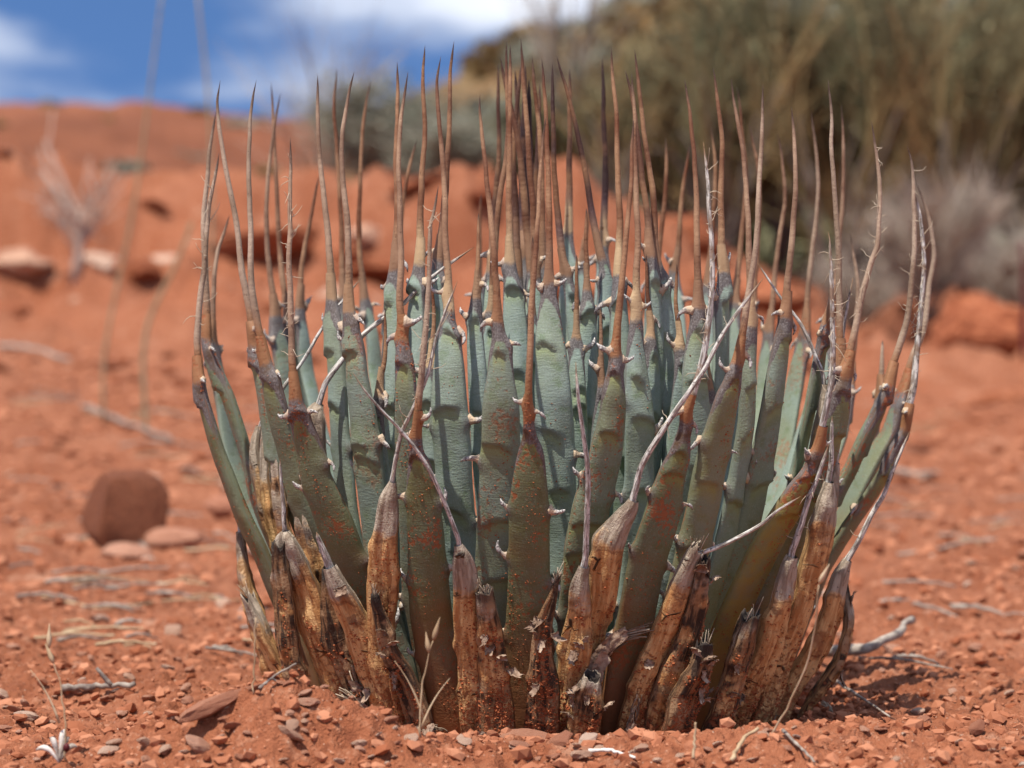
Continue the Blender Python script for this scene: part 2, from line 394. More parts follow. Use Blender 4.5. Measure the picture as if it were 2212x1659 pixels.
M = {}
M['leaf'] = mat_leaf(); M['spine'] = mat_spine(); M['grey_spine'] = mat_grey_spine(); M['dry'] = mat_dry(); M['tooth'] = mat_tooth()
M['soil'] = mat_soil()
M['crumb'] = mat_t('soil_crumb', (0.27, 0.088, 0.042), (0.45, 0.195, 0.110), 0.95, 0.1)
M['leafcrumb'] = mat_t('caked_soil', (0.250, 0.070, 0.028), (0.40, 0.135, 0.060), 0.95, 0.1)
M['fibre'] = mat_t('leaf_fibre', (0.13, 0.085, 0.055), (0.56, 0.46, 0.34), 0.85)
M['flake'] = mat_simple('peeling_skin', [(0.0, (0.17, 0.105, 0.07)), (0.5, (0.30, 0.20, 0.14)), (1.0, (0.42, 0.31, 0.23))], 260, 0.75, 0.5, 0.001)
M['stone'] = mat_simple('red_stone', [(0.0, (0.30, 0.105, 0.058)), (0.45, (0.43, 0.180, 0.105)), (0.8, (0.54, 0.29, 0.19)), (1.0, (0.62, 0.41, 0.31))], 70, 0.9, 0.7, 0.003)
M['pale_stone'] = mat_simple('pale_stone', [(0.0, (0.40, 0.19, 0.115)), (0.5, (0.58, 0.37, 0.26)), (1.0, (0.68, 0.53, 0.43))], 70, 0.9, 0.7, 0.003)
M['boulder'] = mat_simple('red_sandstone', [(0.0, (0.15, 0.042, 0.020)), (0.5, (0.33, 0.098, 0.042)), (1.0, (0.45, 0.170, 0.085))], 7, 0.92, 0.8, 0.03)
M['dark_boulder'] = mat_simple('brown_sandstone', [(0.0, (0.080, 0.028, 0.016)), (0.5, (0.235, 0.080, 0.040)), (1.0, (0.34, 0.120, 0.060))], 28, 0.9, 0.7, 0.01)
M['twig'] = mat_simple('grey_twig', [(0.0, (0.15, 0.115, 0.10)), (0.5, (0.29, 0.24, 0.20)), (1.0, (0.42, 0.36, 0.30))], 120, 0.85, 0.7, 0.001, (1, 1, 1))
M['white_twig'] = mat_simple('bleached_twig', [(0.0, (0.34, 0.29, 0.25)), (0.5, (0.62, 0.56, 0.50)), (1.0, (0.76, 0.70, 0.64))], 150, 0.85, 0.7, 0.001)
M['straw'] = mat_simple('dry_straw', [(0.0, (0.30, 0.20, 0.115)), (0.5, (0.46, 0.33, 0.20)), (1.0, (0.58, 0.45, 0.30))], 40, 0.75, 0.3, 0.0005)
M['olive_straw'] = mat_simple('grey_green_straw', [(0.0, (0.20, 0.17, 0.10)), (1.0, (0.33, 0.28, 0.18))], 40, 0.8)
M['dark_bud'] = mat_simple('red_bud', [(0.0, (0.05, 0.008, 0.010)), (1.0, (0.12, 0.018, 0.02))], 100, 0.5, 0.3, 0.001)

# ------------------------------------------------------------------ terrain
def terrain(x, y, detail=True):
    x = np.asarray(x, float); y = np.asarray(y, float)
    D = y - CAM_Y
    a = x / np.maximum(D, 0.5)                         # bearing: -0.18 .. 0.18 fills the picture
    L = np.interp(D, [0, 2.6, 3.6, 5, 7, 7.9, 10, 14, 18, 30, 60, 400], [0, 0, 0.01, 0.10, 0.34, 0.46, 0.46, 0.50, 0.62, 1.35, 1.7, 1.7])
    Rr = np.interp(D, [0, 2.6, 3.6, 5, 7, 8.5, 10, 14, 18, 30, 60, 400], [0, 0, 0.00, 0.06, 0.22, 0.36, 0.46, 0.60, 0.8, 1.8, 3.0, 3.0])
    k = sstep(0.02, 0.12, a)
    z = L * (1 - k) + Rr * k
    # cut bank on the left and behind the plant
    edge = 7.95 + 0.45 * fbm(x * 1.1, y * 0.0 + 3.3, o=3, seed=5)
    hb = np.interp(a, [-0.4, -0.05, 0.02, 0.07, 0.11, 0.2], [0.33, 0.33, 0.30, 0.18, 0.05, 0.0])
    z = z + hb * sstep(edge, edge + 0.32, D) * (1 + 0.25 * fbm(x * 1.7, y * 1.7, seed=9))
    # red dome hill to the left, far behind
    z = z + 1.62 * np.exp(-((x + 4.9) / 3.2) ** 4) * np.exp(-((D - 33) / 9.5) ** 2)
    # scrub hill rising to the right
    ridge = np.clip(0.44 * (x + 6.3), 0, 13) * sstep(-3.4, -0.7, x)
    z = z + ridge * sstep(17, 41, D) * (1 + 0.05 * fbm(x * 0.4, D * 0.3, seed=21))
    if detail:
        far = sstep(3, 9, D)
        z = z + far * 0.10 * fbm(x * 1.3, y * 1.3, o=5, seed=31)
        bank = np.exp(-((D - 8.1) / 1.3) ** 2)
        z = z - bank * 0.30 * np.abs(fbm(x * 2.4, y * 2.4, o=4, seed=33)) ** 0.8 + bank * 0.07
        z = z + 0.010 * fbm(x * 5, y * 5, o=3, seed=41) * (1 + 2 * far)
        near = 1 - sstep(4.5, 7.0, D)
        midd = sstep(2.2, 3.0, D) * (1 - sstep(8, 12, D))
        z = z + midd * (0.030 * np.abs(fbm(x * 4.5, y * 4.5, o=4, seed=71)) + 0.016 * np.maximum(fbm(x * 14, y * 14, o=3, seed=73), 0))
        rad = np.sqrt((x - 0.023) ** 2 + y ** 2)
        z = z + np.exp(-((rad - 0.168) / 0.022) ** 2) * (-0.003 + 0.012 * fbm(x * 34, y * 34, o=3, seed=75))
        z = z + near * (0.0080 * fbm(x * 20, y * 20, o=3, seed=43))
        cr = np.abs(fbm(x * 85, y * 85, o=3, seed=47, g=0.6))
        z = z + near * 0.0085 * cr
        z = z + near * 0.0034 * np.maximum(vnoise(x * 190, y * 190, seed=53), 0)
        # soil thrown up before the plant, and the hollow at its foot
        z = z + 0.036 * np.exp(-((x + 0.125) / 0.075) ** 2 - ((y + 0.285) / 0.055) ** 2) * (1 + 0.5 * fbm(x * 40, y * 40, seed=61))
        z = z + 0.012 * np.exp(-((x - 0.16) / 0.12) ** 2 - ((y + 0.26) / 0.05) ** 2)
        z = z - 0.010 * np.exp(-(((x - 0.02) ** 2 + y ** 2) / 0.13 ** 2))
    return z
drows = np.concatenate([[-60, -12, -3, 0.0, 0.5, 0.9, 1.15], np.geomspace(1.27, 2.6, 380), np.geomspace(2.61, 12, 260)[0:], np.geomspace(12.2, 70, 120), [90, 140, 260, 420]])
ac = np.concatenate([[-30, -8, -2.5, -1.2, -0.7, -0.45, -0.34, -0.28], np.linspace(-0.235, 0.235, 470), [0.28, 0.34, 0.45, 0.7, 1.2, 2.5, 8, 30]])
wide = np.where(np.abs(ac) < 0.3, ac, ac)
GX = np.maximum(drows, 1.0)[:, None] * wide[None, :]
GY = np.broadcast_to((drows + CAM_Y)[:, None], GX.shape)
GZ = terrain(GX, GY)
ground = link('ground', np_mesh('ground', np.stack([GX, GY, GZ], -1).reshape(-1, 3), grid_quads(len(drows), len(ac), False)), M['soil'])
tag(ground, kind='structure')
def gz(x, y): return float(terrain(np.array([x]), np.array([y]))[0])
def on_ground(px, py, zoff=0.0):
    """point of the ground seen at a place of the 2212 px wide picture"""
    ds = np.geomspace(1.3, 60, 1500)
    X = (px - 1106) * ds / FPX; Z = CAM_Z - (py - 829.5) * ds / FPX
    g = terrain(X, ds + CAM_Y)
    h = np.where(g >= Z)[0]
    i = h[0] if len(h) else len(ds) - 1
    return np.array([X[i], ds[i] + CAM_Y, g[i] + zoff])
def at(px, py, D): return np.array([(px - 1106) * D / FPX, D + CAM_Y, CAM_Z - (py - 829.5) * D / FPX])

# ------------------------------------------------------------------ the agave
X0 = 0.023                                            # axis of the rosette
def Rz(z): return np.interp(z, [-0.03, 0, 0.04, 0.07, 0.12, 0.2, 0.28, 0.42], [0.132, 0.145, 0.158, 0.170, 0.194, 0.226, 0.234, 0.222])
plant = tag(empty('agave_plant', (X0, 0, 0)), 'blue-green agave rosette with long brown spines and dry outer leaves', 'agave plant')
OFF = np.array([X0, 0, 0])

def to_world(pts, s, back, top_i):
    pts = np.asarray(pts, float)
    def solve(p, cth, z0=0.15):
        d = 1.8
        for _ in range(6):
            Z = CAM_Z - (p[1] - 829.5) * d / FPX
            d = 1.8 - cth * s * float(Rz(Z))
        return np.array([(p[0] - 1106) * d / FPX, d - 1.8, CAM_Z - (p[1] - 829.5) * d / FPX])
    cth = 1.0
    for _ in range(5):
        w = solve(pts[top_i], cth)
        sn = np.clip((w[0] - X0) / (s * float(Rz(w[2]))), -0.985, 0.985)
        cth = math.sqrt(1 - sn * sn) * (-1 if back else 1)
    return np.array([solve(p, cth) for p in pts]), sn, cth

N_TEETH = [0]
tooth_meshes = []
def make_tooth(seed):
    rg = np.random.default_rng(seed)
    n = 8; s = np.linspace(0, 1, n)
    L = 0.0098 * rg.uniform(0.75, 1.3); bend = rg.uniform(0.3, 1.5) * rg.choice([-1, 1]); curl = rg.uniform(-1, 1)
    ang = bend * s ** 1.5 * 1.3; ang2 = curl * s ** 2
    st = np.stack([np.cos(ang) * np.cos(ang2), np.sin(ang), np.sin(ang2)], -1) * L / n
    P = np.cumsum(st, 0) - st[0] - np.array([0.0014, 0, 0])
    r = np.interp(s, [0, 0.18, 0.4, 0.75, 1.0], [0.0034, 0.0022, 0.0014, 0.0010, 0.0003]) * rg.uniform(0.8, 1.15)
    r = r * (1 + 0.25 * rg.uniform(-1, 1, n) * (s > 0.25))
    V, Q, T = tube_np(P, r, 6, (0.05, 0.3, 1)); V[:, 2] *= 0.8
    return np_mesh('tooth', V, Q, T, {'t': np.r_[np.repeat(s, 6), 0, 1]})
for k in range(9):
    me = make_tooth(k); me.materials.append(M['tooth']); tooth_meshes.append(me)

def make_body(P, W, Nref, age, kind, seed, thick, imprints, teeth, tw=0.0):
    """P (n,3) centre line base->tip, W (n) full width. Returns verts, quads, attrs, edge info"""
    rg = np.random.default_rng(seed); n = len(P); K = 24
    T, N, B = frames(P, Nref)
    ca, sa = math.cos(tw), math.sin(tw)
    N, B = N * ca + B * sa, B * ca - N * sa
    s = np.r_[0, np.cumsum(np.linalg.norm(np.diff(P, axis=0), axis=1))]; t = s / s[-1]
    ph = np.arange(K) / K * 2 * np.pi
    c, sn = np.cos(ph), np.sin(ph)
    a = np.repeat(W[:, None] / 2, 2, 1)                 # half width: right, left
    a *= 1 + 0.035 * np.stack([fbm(s * 60, s * 0 + seed, seed=1), fbm(s * 60, s * 0 + seed, seed=2)], -1)
    stain = np.zeros((n, K))
    for (tt, side) in teeth:
        g = np.exp(-((s - tt * s[-1]) / 0.0042) ** 2)
        a[:, 0 if side > 0 else 1] += 0.0017 * g
        stain = np.maximum(stain, 1.0 * g[:, None] * sstep(0.62, 0.95, side * c)[None, :])
    lat = np.where(c[None, :] > 0, a[:, :1] * c[None, :], a[:, 1:] * c[None, :])
    rnd_tip = (np.clip((W[-1] * 1.1 / W), 0, 1) ** 1.6 * sstep(0.6, 0.95, t))[:, None]
    bo = (thick * (1 - rnd_tip) + 0.5 * rnd_tip) * W[:, None]
    bi = (0.09 * (1 - rnd_tip) + 0.45 * rnd_tip) * W[:, None]
    pw = 0.62 * (1 - rnd_tip) + 1.0 * rnd_tip
    nz = np.where(sn[None, :] > 0, bo * np.abs(sn[None, :]) ** pw, -bi * np.abs(sn[None, :]))
    u = c[None, :] * np.ones((n, 1)); outer = (sn[None, :] > 0.02)
    lip = np.zeros((n, K))
    for (t0, uc, hw, ln, h) in imprints:
        slant = rg.uniform(-0.0035, 0.0035)
        du = (u - uc) / hw; inside = sstep(1.15, 0.85, np.abs(du))
        loc = s[:, None] - t0 * s[-1] + 0.0030 * du ** 2 + slant * du
        prof = np.where(loc > 0, np.exp(-np.maximum(loc, 0) / ln) * sstep(0, 0.0014, loc), -0.22 * np.exp(np.minimum(loc, 0) / 0.0030))
        nz = nz + np.where(outer, h * prof * inside, 0)
        lip = np.maximum(lip, np.where(outer, np.exp(-np.abs(loc + 0.0035) / 0.0040) * (loc < 0.0012) * inside, 0))
    S2 = np.broadcast_to(s[:, None], (n, K)); LU = lat
    nz = nz + 0.0006 * fbm(LU * 70 + seed * 3.1, S2 * 45, o=3, seed=seed % 50) * (1 - rnd_tip)
    if kind == 'dry':
        amp = np.minimum(W[:, None], 0.02)
        ridg = 1 - np.abs(fbm(u * 2.3 + 0.6 * fbm(S2 * 30, u * 0 + seed, seed=4), S2 * 8 + seed, o=3, seed=seed % 37, g=0.5)) * 2.4
        nz = nz + np.where(outer, amp * 0.19 * ridg, amp * 0.05 * ridg) * np.abs(sn)[None, :] * (1 - 0.8 * rnd_tip)
        lat = lat * (1 + 0.10 * fbm(S2 * 55, u * 0.4 + seed, o=3, seed=8))
        nz = nz + amp * 0.10 * fbm(S2 * 70, u * 1.3 + seed, o=3, seed=9)
    V = P[:, None, :] + lat[..., None] * B[:, None, :] + nz[..., None] * N[:, None, :]
    V = V.reshape(-1, 3)
    attrs = dict(tipd=np.repeat(s[-1] - s, K), t=np.repeat(t, K), e=np.abs(u).ravel(), age=np.full(n * K, age), lip=lip.ravel(), stain=stain.ravel(),
                 luv=np.stack([LU + np.where(outer, 0, 0.05), S2 + seed * 0.61, nz * 0.6 + seed * 0.37], -1).reshape(-1, 3))
    return V, grid_quads(n, K), attrs, (P, a, B, N, T, s), K

def spine_obj(name, P, r0, age, seed, parent, mat, cream=0.0, rust=0.0, taper=None, ns=10, frayed=0):
    n = 46
    Pn, s = catmull(P, n); t = s / s[-1]
    rg = np.random.default_rng(seed)
    prof = np.interp(t, taper[0], taper[1]) if taper else np.interp(t, [0, 0.06, 0.18, 0.5, 0.8, 0.93, 1.0], [1.0, 0.94, 0.84, 0.66, 0.50, 0.30, 0.02])
    r = r0 * prof * (1 + 0.06 * fbm(s * 90, s * 0 + seed, seed=3))
    Pn = Pn + (0.0011 * np.stack([fbm(s * 28, s * 0 + seed, seed=5), fbm(s * 28, s * 0 + seed, seed=6), 0 * s], -1)) * sstep(0, 0.1, t)[:, None]
    V, Q, Tr = tube_np(Pn, r, ns)
    tt = np.r_[np.repeat(t, ns), 0, 1]; N = len(V)
    ph = np.r_[np.tile(np.arange(ns) / ns, n), 0, 0]
    rr = np.r_[np.repeat(r, ns), 0, 0]
    luv = np.stack([np.cos(ph * 6.283) * rr, np.r_[np.repeat(s, ns), 0, s[-1]] + seed * 0.53, np.sin(ph * 6.283) * rr + seed * 0.29], -1)
    me = np_mesh(name, V - OFF, Q, Tr, dict(t=tt, e=ph, age=np.full(N, age), cream=np.full(N, cream), rust=np.full(N, rust), luv=luv))
    o = link(name, me, mat, parent)
    if frayed:
        b = Bag()
        for k in range(frayed):
            i = rg.integers(4, n - 5); L = rg.uniform(0.003, 0.011)
            d = rg.normal(size=3); d[2] = rg.normal(0.25, 0.8); d /= np.linalg.norm(d)
            q = np.linspace(0, 1, 5)[:, None]
            pp = Pn[i] + d * L * q + np.array([0, 0, 1]) * L * rg.uniform(-0.8, 0.8) * q ** 2 + rg.normal(0, 0.0004, (5, 3)) * q
            b.tube(pp, np.array([0.00030, 0.00026, 0.0002, 0.00016, 0.00008]), 4, rg.uniform(0.7, 1.0))
        f = link('frayed_fibres', b.mesh('frayed_fibres'), M['fibre'], o); f.data.transform(Matrix.Translation(-Vector(OFF)))
        tag(f, kind='stuff')
    return o

def add_teeth(info, teeth, parent, rg, size=1.0):
    P, a, B, N, T, s = info
    for (tt, side) in teeth:
        if N_TEETH[0] >= 298: return
        i = int(np.clip(np.searchsorted(s, tt * s[-1]), 1, len(P) - 2))
        base = P[i] + B[i] * side * (a[i, 0 if side > 0 else 1] - 0.0004)
        x = B[i] * side + T[i] * rg.uniform(-0.35, 0.55) + N[i] * rg.uniform(-0.15, 0.45)
        x /= np.linalg.norm(x); z = N[i] - x * np.dot(N[i], x); z /= np.linalg.norm(z); y = np.cross(z, x)
        mtx = Matrix(np.vstack([np.stack([x, y, z, base - OFF], 1), [0, 0, 0, 1]]).tolist())
        o = link('tooth', tooth_meshes[rg.integers(len(tooth_meshes))], None, parent)
        o.matrix_local = mtx @ Matrix.Scale(size * rg.uniform(0.8, 1.3), 4)
        N_TEETH[0] += 1

def crumbs_on(V, K, n_rows, count, seed, parent, lo=0.0, hi=0.9, size=(0.0003, 0.0010), bias=1.0):
    """bits of red soil stuck to the outer face"""
    rg = np.random.default_rng(seed)
    V = V.reshape(n_rows, K, 3)
    # clusters
    nc = max(4, count // 20); ci = lo + (hi - lo) * rg.random(nc) ** bias; cj = np.where(rg.random(nc) < 0.6, np.clip(rg.normal(K / 4 - 1.5, 1.0, nc), 1, K / 2 - 1), rg.uniform(0.8, K / 2 - 0.8, nc))
    w = rg.integers(0, nc, count)
    fi = np.clip((ci[w] + rg.normal(0, 0.034, count) * rg.choice([0.5, 1, 2], count)), 0.0, 0.985) * (n_rows - 2); fj = np.clip(cj[w] + rg.normal(0, 0.9, count), 0.3, K / 2 - 0.3)
    i = fi.astype(int); j = fj.astype(int); di = (fi - i)[:, None]; dj = (fj - j)[:, None]
    P = (V[i, j] * (1 - di) + V[i + 1, j] * di) * (1 - dj) + (V[i, j + 1] * (1 - di) + V[i + 1, j + 1] * di) * dj
    S = rg.uniform(0, 1, count) ** 2.2 * (size[1] - size[0]) + size[0]
    o = link('soil_crumbs', crumbs_mesh('soil_crumbs', P - OFF, S, seed, 0.75), M['leafcrumb'], parent)
    tag(o, kind='stuff')

LEAF_N = [0]
def leaf(trace, s=1.0, age=0.5, back=False, teeth=3, imprint=3, crumbs=0, grey=False, frayed=0, cream=0.0, spw=16, wmin=None, twist=None, thick=None, sp_age=None, yel=0.0):
    """trace: spine tip ... (x,y) then body (x,y,w) ... towards the foot, in picture units"""
    LEAF_N[0] += 1; seed = LEAF_N[0] * 13 + 5
    rg = np.random.default_rng(seed)
    body = [p for p in trace if len(p) == 3]; sp = [p for p in trace if len(p) == 2]
    if len(sp) > 1:                                       # the leaf runs out into the spine over a horny neck
        fl = float(np.clip(0.75 * body[min(3, len(body) - 1)][2] + 30, 45, 92))
        path = [body[0][:2]] + sp[::-1]; acc = 0.0; new = None; keep = []
        for q in range(len(path) - 1):
            a_, b_ = np.array(path[q], float), np.array(path[q + 1], float); L_ = np.linalg.norm(b_ - a_)
            if new is None and acc + L_ >= fl:
                new = a_ + (b_ - a_) * (fl - acc) / L_; keep = [p for p in path[q + 1:]]
                if np.linalg.norm(np.array(keep[0]) - new) < 12 and len(keep) > 1: keep = keep[1:]
            acc += L_
        if new is not None:
            mid_ = [np.interp(fl * 0.5, np.r_[0, np.cumsum([np.hypot(path[i + 1][0] - path[i][0], path[i + 1][1] - path[i][1]) for i in range(len(path) - 1)])], [p[c] for p in path]) for c in (0, 1)]
            w0 = min(body[0][2] * 0.92, 32)
            body = [(new[0], new[1], spw), (mid_[0], mid_[1], spw * 1.15 if w0 < 24 else spw * 1.36), (body[0][0], body[0][1], w0)] + [(p[0], p[1], p[2] * 0.94) for p in body[1:]]
            sp = keep[::-1]
    pts = [p[:2] for p in body[::-1]] + [p for p in sp[::-1]]
    nb = len(body)
    Wd, sn, cth = to_world(pts, s, back, nb - 1)
    BP, SP = Wd[:nb], Wd[nb - 1:]
    wpx = np.array([p[2] for p in body[::-1]], float)
    d = BP[:, 1] + 1.8
    wid = wpx * d / FPX
    vis = max(abs(cth), 0.42)
    wid = np.minimum(wid * (1.0 / vis) ** 0.75, 0.034)
    # carry the leaf down to the crown of the plant
    if BP[0, 2] > 0.012:
        zb = -0.012; k = float(Rz(zb) / Rz(BP[0, 2]))
        zm = (BP[0, 2] + zb) / 2; km = float(Rz(zm) / Rz(BP[0, 2]))
        def rad(k, z): return np.array([X0 + (BP[0, 0] - X0) * k, BP[0, 1] * k, z])
        if BP[0, 2] > 0.05:
            BP = np.vstack([rad(k, zb), rad(km, zm), BP]); wid = np.r_[wid[0] * 1.0, wid[0] * 1.03, wid]
        else:
            BP = np.vstack([rad(k, zb), BP]); wid = np.r_[wid[0], wid]
    r_sp = spw / 2 * d[-1] / FPX
    wid = np.maximum(wid, 2 * r_sp * 1.05)
    wid[-1] = max(min(wid[-1], 2 * r_sp * 1.25), 2 * r_sp * 1.05)
    n = 150
    PW, sl = catmull(np.column_stack([BP, wid]), n)
    P, Wn = PW[:, :3], PW[:, 3]
    Nref = np.array([sn, -cth, 0.0])
    t = sl / sl[-1]
    tl = []
    if teeth:
        for side in (-1, 1):
            q = np.linspace(0.93, 0.34, teeth) + rg.uniform(-0.05, 0.05, teeth)
            tl += [(float(v), side) for v in q]
    imps = []
    for k in range(imprint):
        imps.append((float(np.clip(0.88 - 0.15 * k + rg.uniform(-0.07, 0.07), 0.2, 0.9)), float(rg.uniform(-0.35, 0.35)), float(rg.uniform(0.5, 0.9)), float(rg.uniform(0.010, 0.022)), float(rg.uniform(0.0018, 0.0034) * (1 - 0.25 * age))))
    if twist is None: twist = rg.uniform(-0.22, 0.22)
    V, Q, A, info, K = make_body(P, Wn, Nref, age, 'live', seed, thick or rg.uniform(0.19, 0.26), imps, tl, twist)
    A['cream'] = np.full(len(V), cream); A['yel'] = np.full(len(V), yel)
    o = link('leaf', np_mesh('leaf', V - OFF, Q, None, A), M['leaf'], plant)
    ext = P[-1] + (P[-1] - P[-6]) * 0.0
    SPp = np.vstack([P[-4], SP[1:]]) if len(SP) > 1 else np.vstack([P[-4], P[-1] + (P[-1] - P[-8])])
    if len(SPp) > 2:   # keep the spine leaving in the leaf's direction
        pass
    spine_obj('terminal_spine', SPp, r_sp * 1.08, (0.25 + 0.75 * age) if sp_age is None else sp_age, seed, o, M['grey_spine'] if grey else M['spine'], cream=cream, rust=float(sstep(0.3, 0.75, age)), frayed=frayed)
    add_teeth(info, tl, o, rg, 1.0 if not back else 0.9)
    if crumbs: crumbs_on(V, K, n, int(crumbs * 2.0), seed, o, 0.12, 0.95, (0.00018, 0.00065))
    return o

def dry_leaf(trace, s=1.05, rot=0.0, teeth=1, crumbs=120, fibres=0, flakes=0, grey=True, frayed=0, thick=0.24, spw=12, twist=None, wscale=1.0, back=False, rust=0.4, broken=False):
    LEAF_N[0] += 1; seed = LEAF_N[0] * 13 + 5
    rg = np.random.default_rng(seed)
    body = [p for p in trace if len(p) == 3]; sp = [p for p in trace if len(p) == 2]
    pts = [p[:2] for p in body[::-1]] + [p for p in sp[::-1]]; nb = len(body)
    if s >= 0.95: s = s * 1.05
    Wd, sn, cth = to_world(pts, s, back, nb - 1)
    BP, SP = Wd[:nb], Wd[nb - 1:]
    d = BP[:, 1] + 1.8
    wid = np.array([p[2] for p in body[::-1]], float) * d / FPX * wscale * 1.14 * (1 / max(abs(cth), 0.5)) ** 0.6
    if BP[0, 2] > 0.0:
        k = float(Rz(-0.01) / Rz(BP[0, 2]))
        BP = np.vstack([[X0 + (BP[0, 0] - X0) * k, BP[0, 1] * k, -0.012], BP]); wid = np.r_[wid[0], wid]
    if not broken: wid[-1] = min(wid[-1], spw * 1.4 * d[-1] / FPX)
    n = 96
    PW, sl = catmull(np.column_stack([BP, wid]), n); P, Wn = PW[:, :3], np.maximum(PW[:, 3], 0.001)
    Nref = np.array([sn, -cth, 0.0])
    tl = []
    for side in (-1, 1):
        for k in range(teeth): tl.append((float(rg.uniform(0.3, 0.85)), side))
    if twist is None: twist = rg.uniform(-0.35, 0.35)
    V, Q, A, info, K = make_body(P, Wn, Nref, rot, 'dry', seed, thick, [], tl, twist)
    T = info[4]
    if broken:                                            # ragged mouth
        VV = V.reshape(n, K, 3); jag = rg.uniform(-0.6, 1.0, K); jag = (jag + np.roll(jag, 1)) / 2
        for q, i in enumerate((n - 4, n - 3, n - 2, n - 1)):
            VV[i] += T[i] * (jag * 0.0065 * (q + 1) / 4)[:, None] + (VV[i] - P[i]) * 0.02 * q
        last = VV[-1]; c_ = P[-1]
        ins = [c_ + (last - c_) * 0.72 - T[-1] * 0.0015, c_ + (last - c_) * 0.40 - T[-1] * 0.0035 + rg.normal(0, 0.0008, (K, 3)), c_ + (last - c_) * 0.04 - T[-1] * 0.001]
        V = np.vstack([VV.reshape(-1, 3)] + ins); Q = grid_quads(n + 3, K)
        A = {k_: np.concatenate([v_] + [v_[-K:]] * 3) for k_, v_ in A.items()}
        A['age'][-3 * K:] = 1.0
    o = tag(link('dry_leaf', np_mesh('dry_leaf', V - OFF, Q, None, A), M['dry'], plant),
            'rotted dark leaf stub' if rot > 0.5 else 'dry tan leaf')
    if sp:
        SPp = np.vstack([P[-4], SP[1:]])
        spine_obj('terminal_spine', SPp, spw / 2 * d[-1] / FPX, 0.9, seed, o, M['grey_spine'] if grey else M['spine'], rust=rust, frayed=frayed,
                  taper=([0, 0.1, 0.5, 0.9, 1], [1.0, 0.85, 0.7, 0.42, 0.05]), ns=8)
    add_teeth(info, tl, o, rg, 1.0)
    if crumbs: crumbs_on(V[:n * K], K, n, crumbs * 3, seed, o, 0.0, 0.78, (0.0002, 0.0011), 1.6)
    if fibres:
        b = Bag()
        for k in range(fibres):
            L = rg.uniform(0.002, 0.010); off = info[2][-1] * rg.uniform(-0.42, 0.42) * Wn[-1] + info[3][-1] * rg.uniform(-0.05, 0.2) * Wn[-1]
            q = np.linspace(0, 1, 6)[:, None]; sp_ = rg.normal(0, 0.13, 3)
            pp = P[-1] + off - T[-1] * 0.006 + (T[-1] + sp_ * q) * (L + 0.006) * q
            b.tube(pp, np.linspace(0.00045, 0.00012, 6), 4, rg.uniform(0, 1))
        tag(link('fibre_bundle', b.mesh('fibre_bundle'), M['fibre'], o, -Vector(OFF)), kind='stuff')
    for k in range(flakes): flake(o, V[:n * K].reshape(n, K, 3), rg, n, K)
    return o

def flake(parent, VV, rg, n, K):
    """curled scale of skin standing off a rotting leaf"""
    i = int(n * rg.uniform(0.35, 0.95)); i = min(i, n - 6); j = int(rg.integers(1, K // 2))
    p = VV[i, j]; up = VV[min(i + 5, n - 1), j] - p; up /= np.linalg.norm(up) + 1e-9
    sd_ = VV[i, (j + 1) % K] - VV[i, j - 1]; sd_ /= np.linalg.norm(sd_) + 1e-9; nn = np.cross(up, sd_)
    ctr = VV[i].mean(0)
    if np.dot(nn, p - ctr) < 0: nn = -nn
    w, h = rg.uniform(0.003, 0.008), rg.uniform(0.004, 0.009)
    gu, gv = np.meshgrid(np.linspace(-0.5, 0.5, 7), np.linspace(0, 1, 7))
    sgn = rg.choice([-1, 1]); curl = rg.uniform(0.7, 1.6)
    ang = gv * curl
    wob = 0.0006 * rg.normal(size=gu.shape)
    rimm = (np.abs(gu) > 0.4) | (gv > 0.9); gu = gu + rimm * rg.normal(0, 0.10, gu.shape); gv = gv + rimm * rg.normal(0, 0.10, gu.shape)
    ang = gv * curl
    Vf = p + (gu * w * (1 - 0.3 * gv))[..., None] * sd_ + (np.sin(ang) / curl * h * sgn)[..., None] * up + ((1 - np.cos(ang)) / curl * h + 0.0004 + wob + 0.8 * gu**2 * w * gv)[..., None] * nn
    Vf = Vf.reshape(-1, 3); q = grid_quads(7, 7, False)
    V2 = np.vstack([Vf, Vf + nn * 0.00035]); q2 = np.vstack([q, q[:, ::-1] + 49])
    rim = [0, 1, 2, 3, 4, 5, 6, 13, 20, 27, 34, 41, 48, 47, 46, 45, 44, 43, 42, 35, 28, 21, 14, 7]
    rq = [[rim[k], rim[(k + 1) % 24], rim[(k + 1) % 24] + 49, rim[k] + 49] for k in range(24)]
    link('skin_flake', np_mesh('skin_flake', V2 - OFF, np.vstack([q2, rq])), M['flake'], parent)

# ---- live leaves, front ring (dusty olive)
leaf([(948,400),(935,464),(928,486),(922,649),(912,779),(902,893),(899,960),(900,975,34),(905,1000,50),(909,1030,62),(917,1121,80),(924,1217,88),(932,1331,96),(954,1450,92),(966,1513,88)], 1.0, 1.0, crumbs=170, teeth=4, imprint=1, frayed=26, sp_age=0.95)
leaf([(1181,250),(1174,300),(1161,486),(1152,600),(1146,681),(1143,812),(1141,893),(1143,920),(1144,940,34),(1147,974,58),(1145,1030,78),(1143,1100,92),(1143,1250,98),(1143,1380,110),(1146,1499,112)], 1.0, 1.0, crumbs=150, teeth=4, imprint=1, sp_age=0.6)
leaf([(628,297),(630,347),(628,464),(626,534),(625,584),(627,668),(630,772),(638,844),(643,880,34),(654,919,48),(671,974,60),(684,1026,66),(722,1121,80),(756,1209,80),(779,1268,76),(805,1330,72)], 1.0, 0.95, crumbs=150, teeth=4, imprint=1, frayed=40, sp_age=0.8)
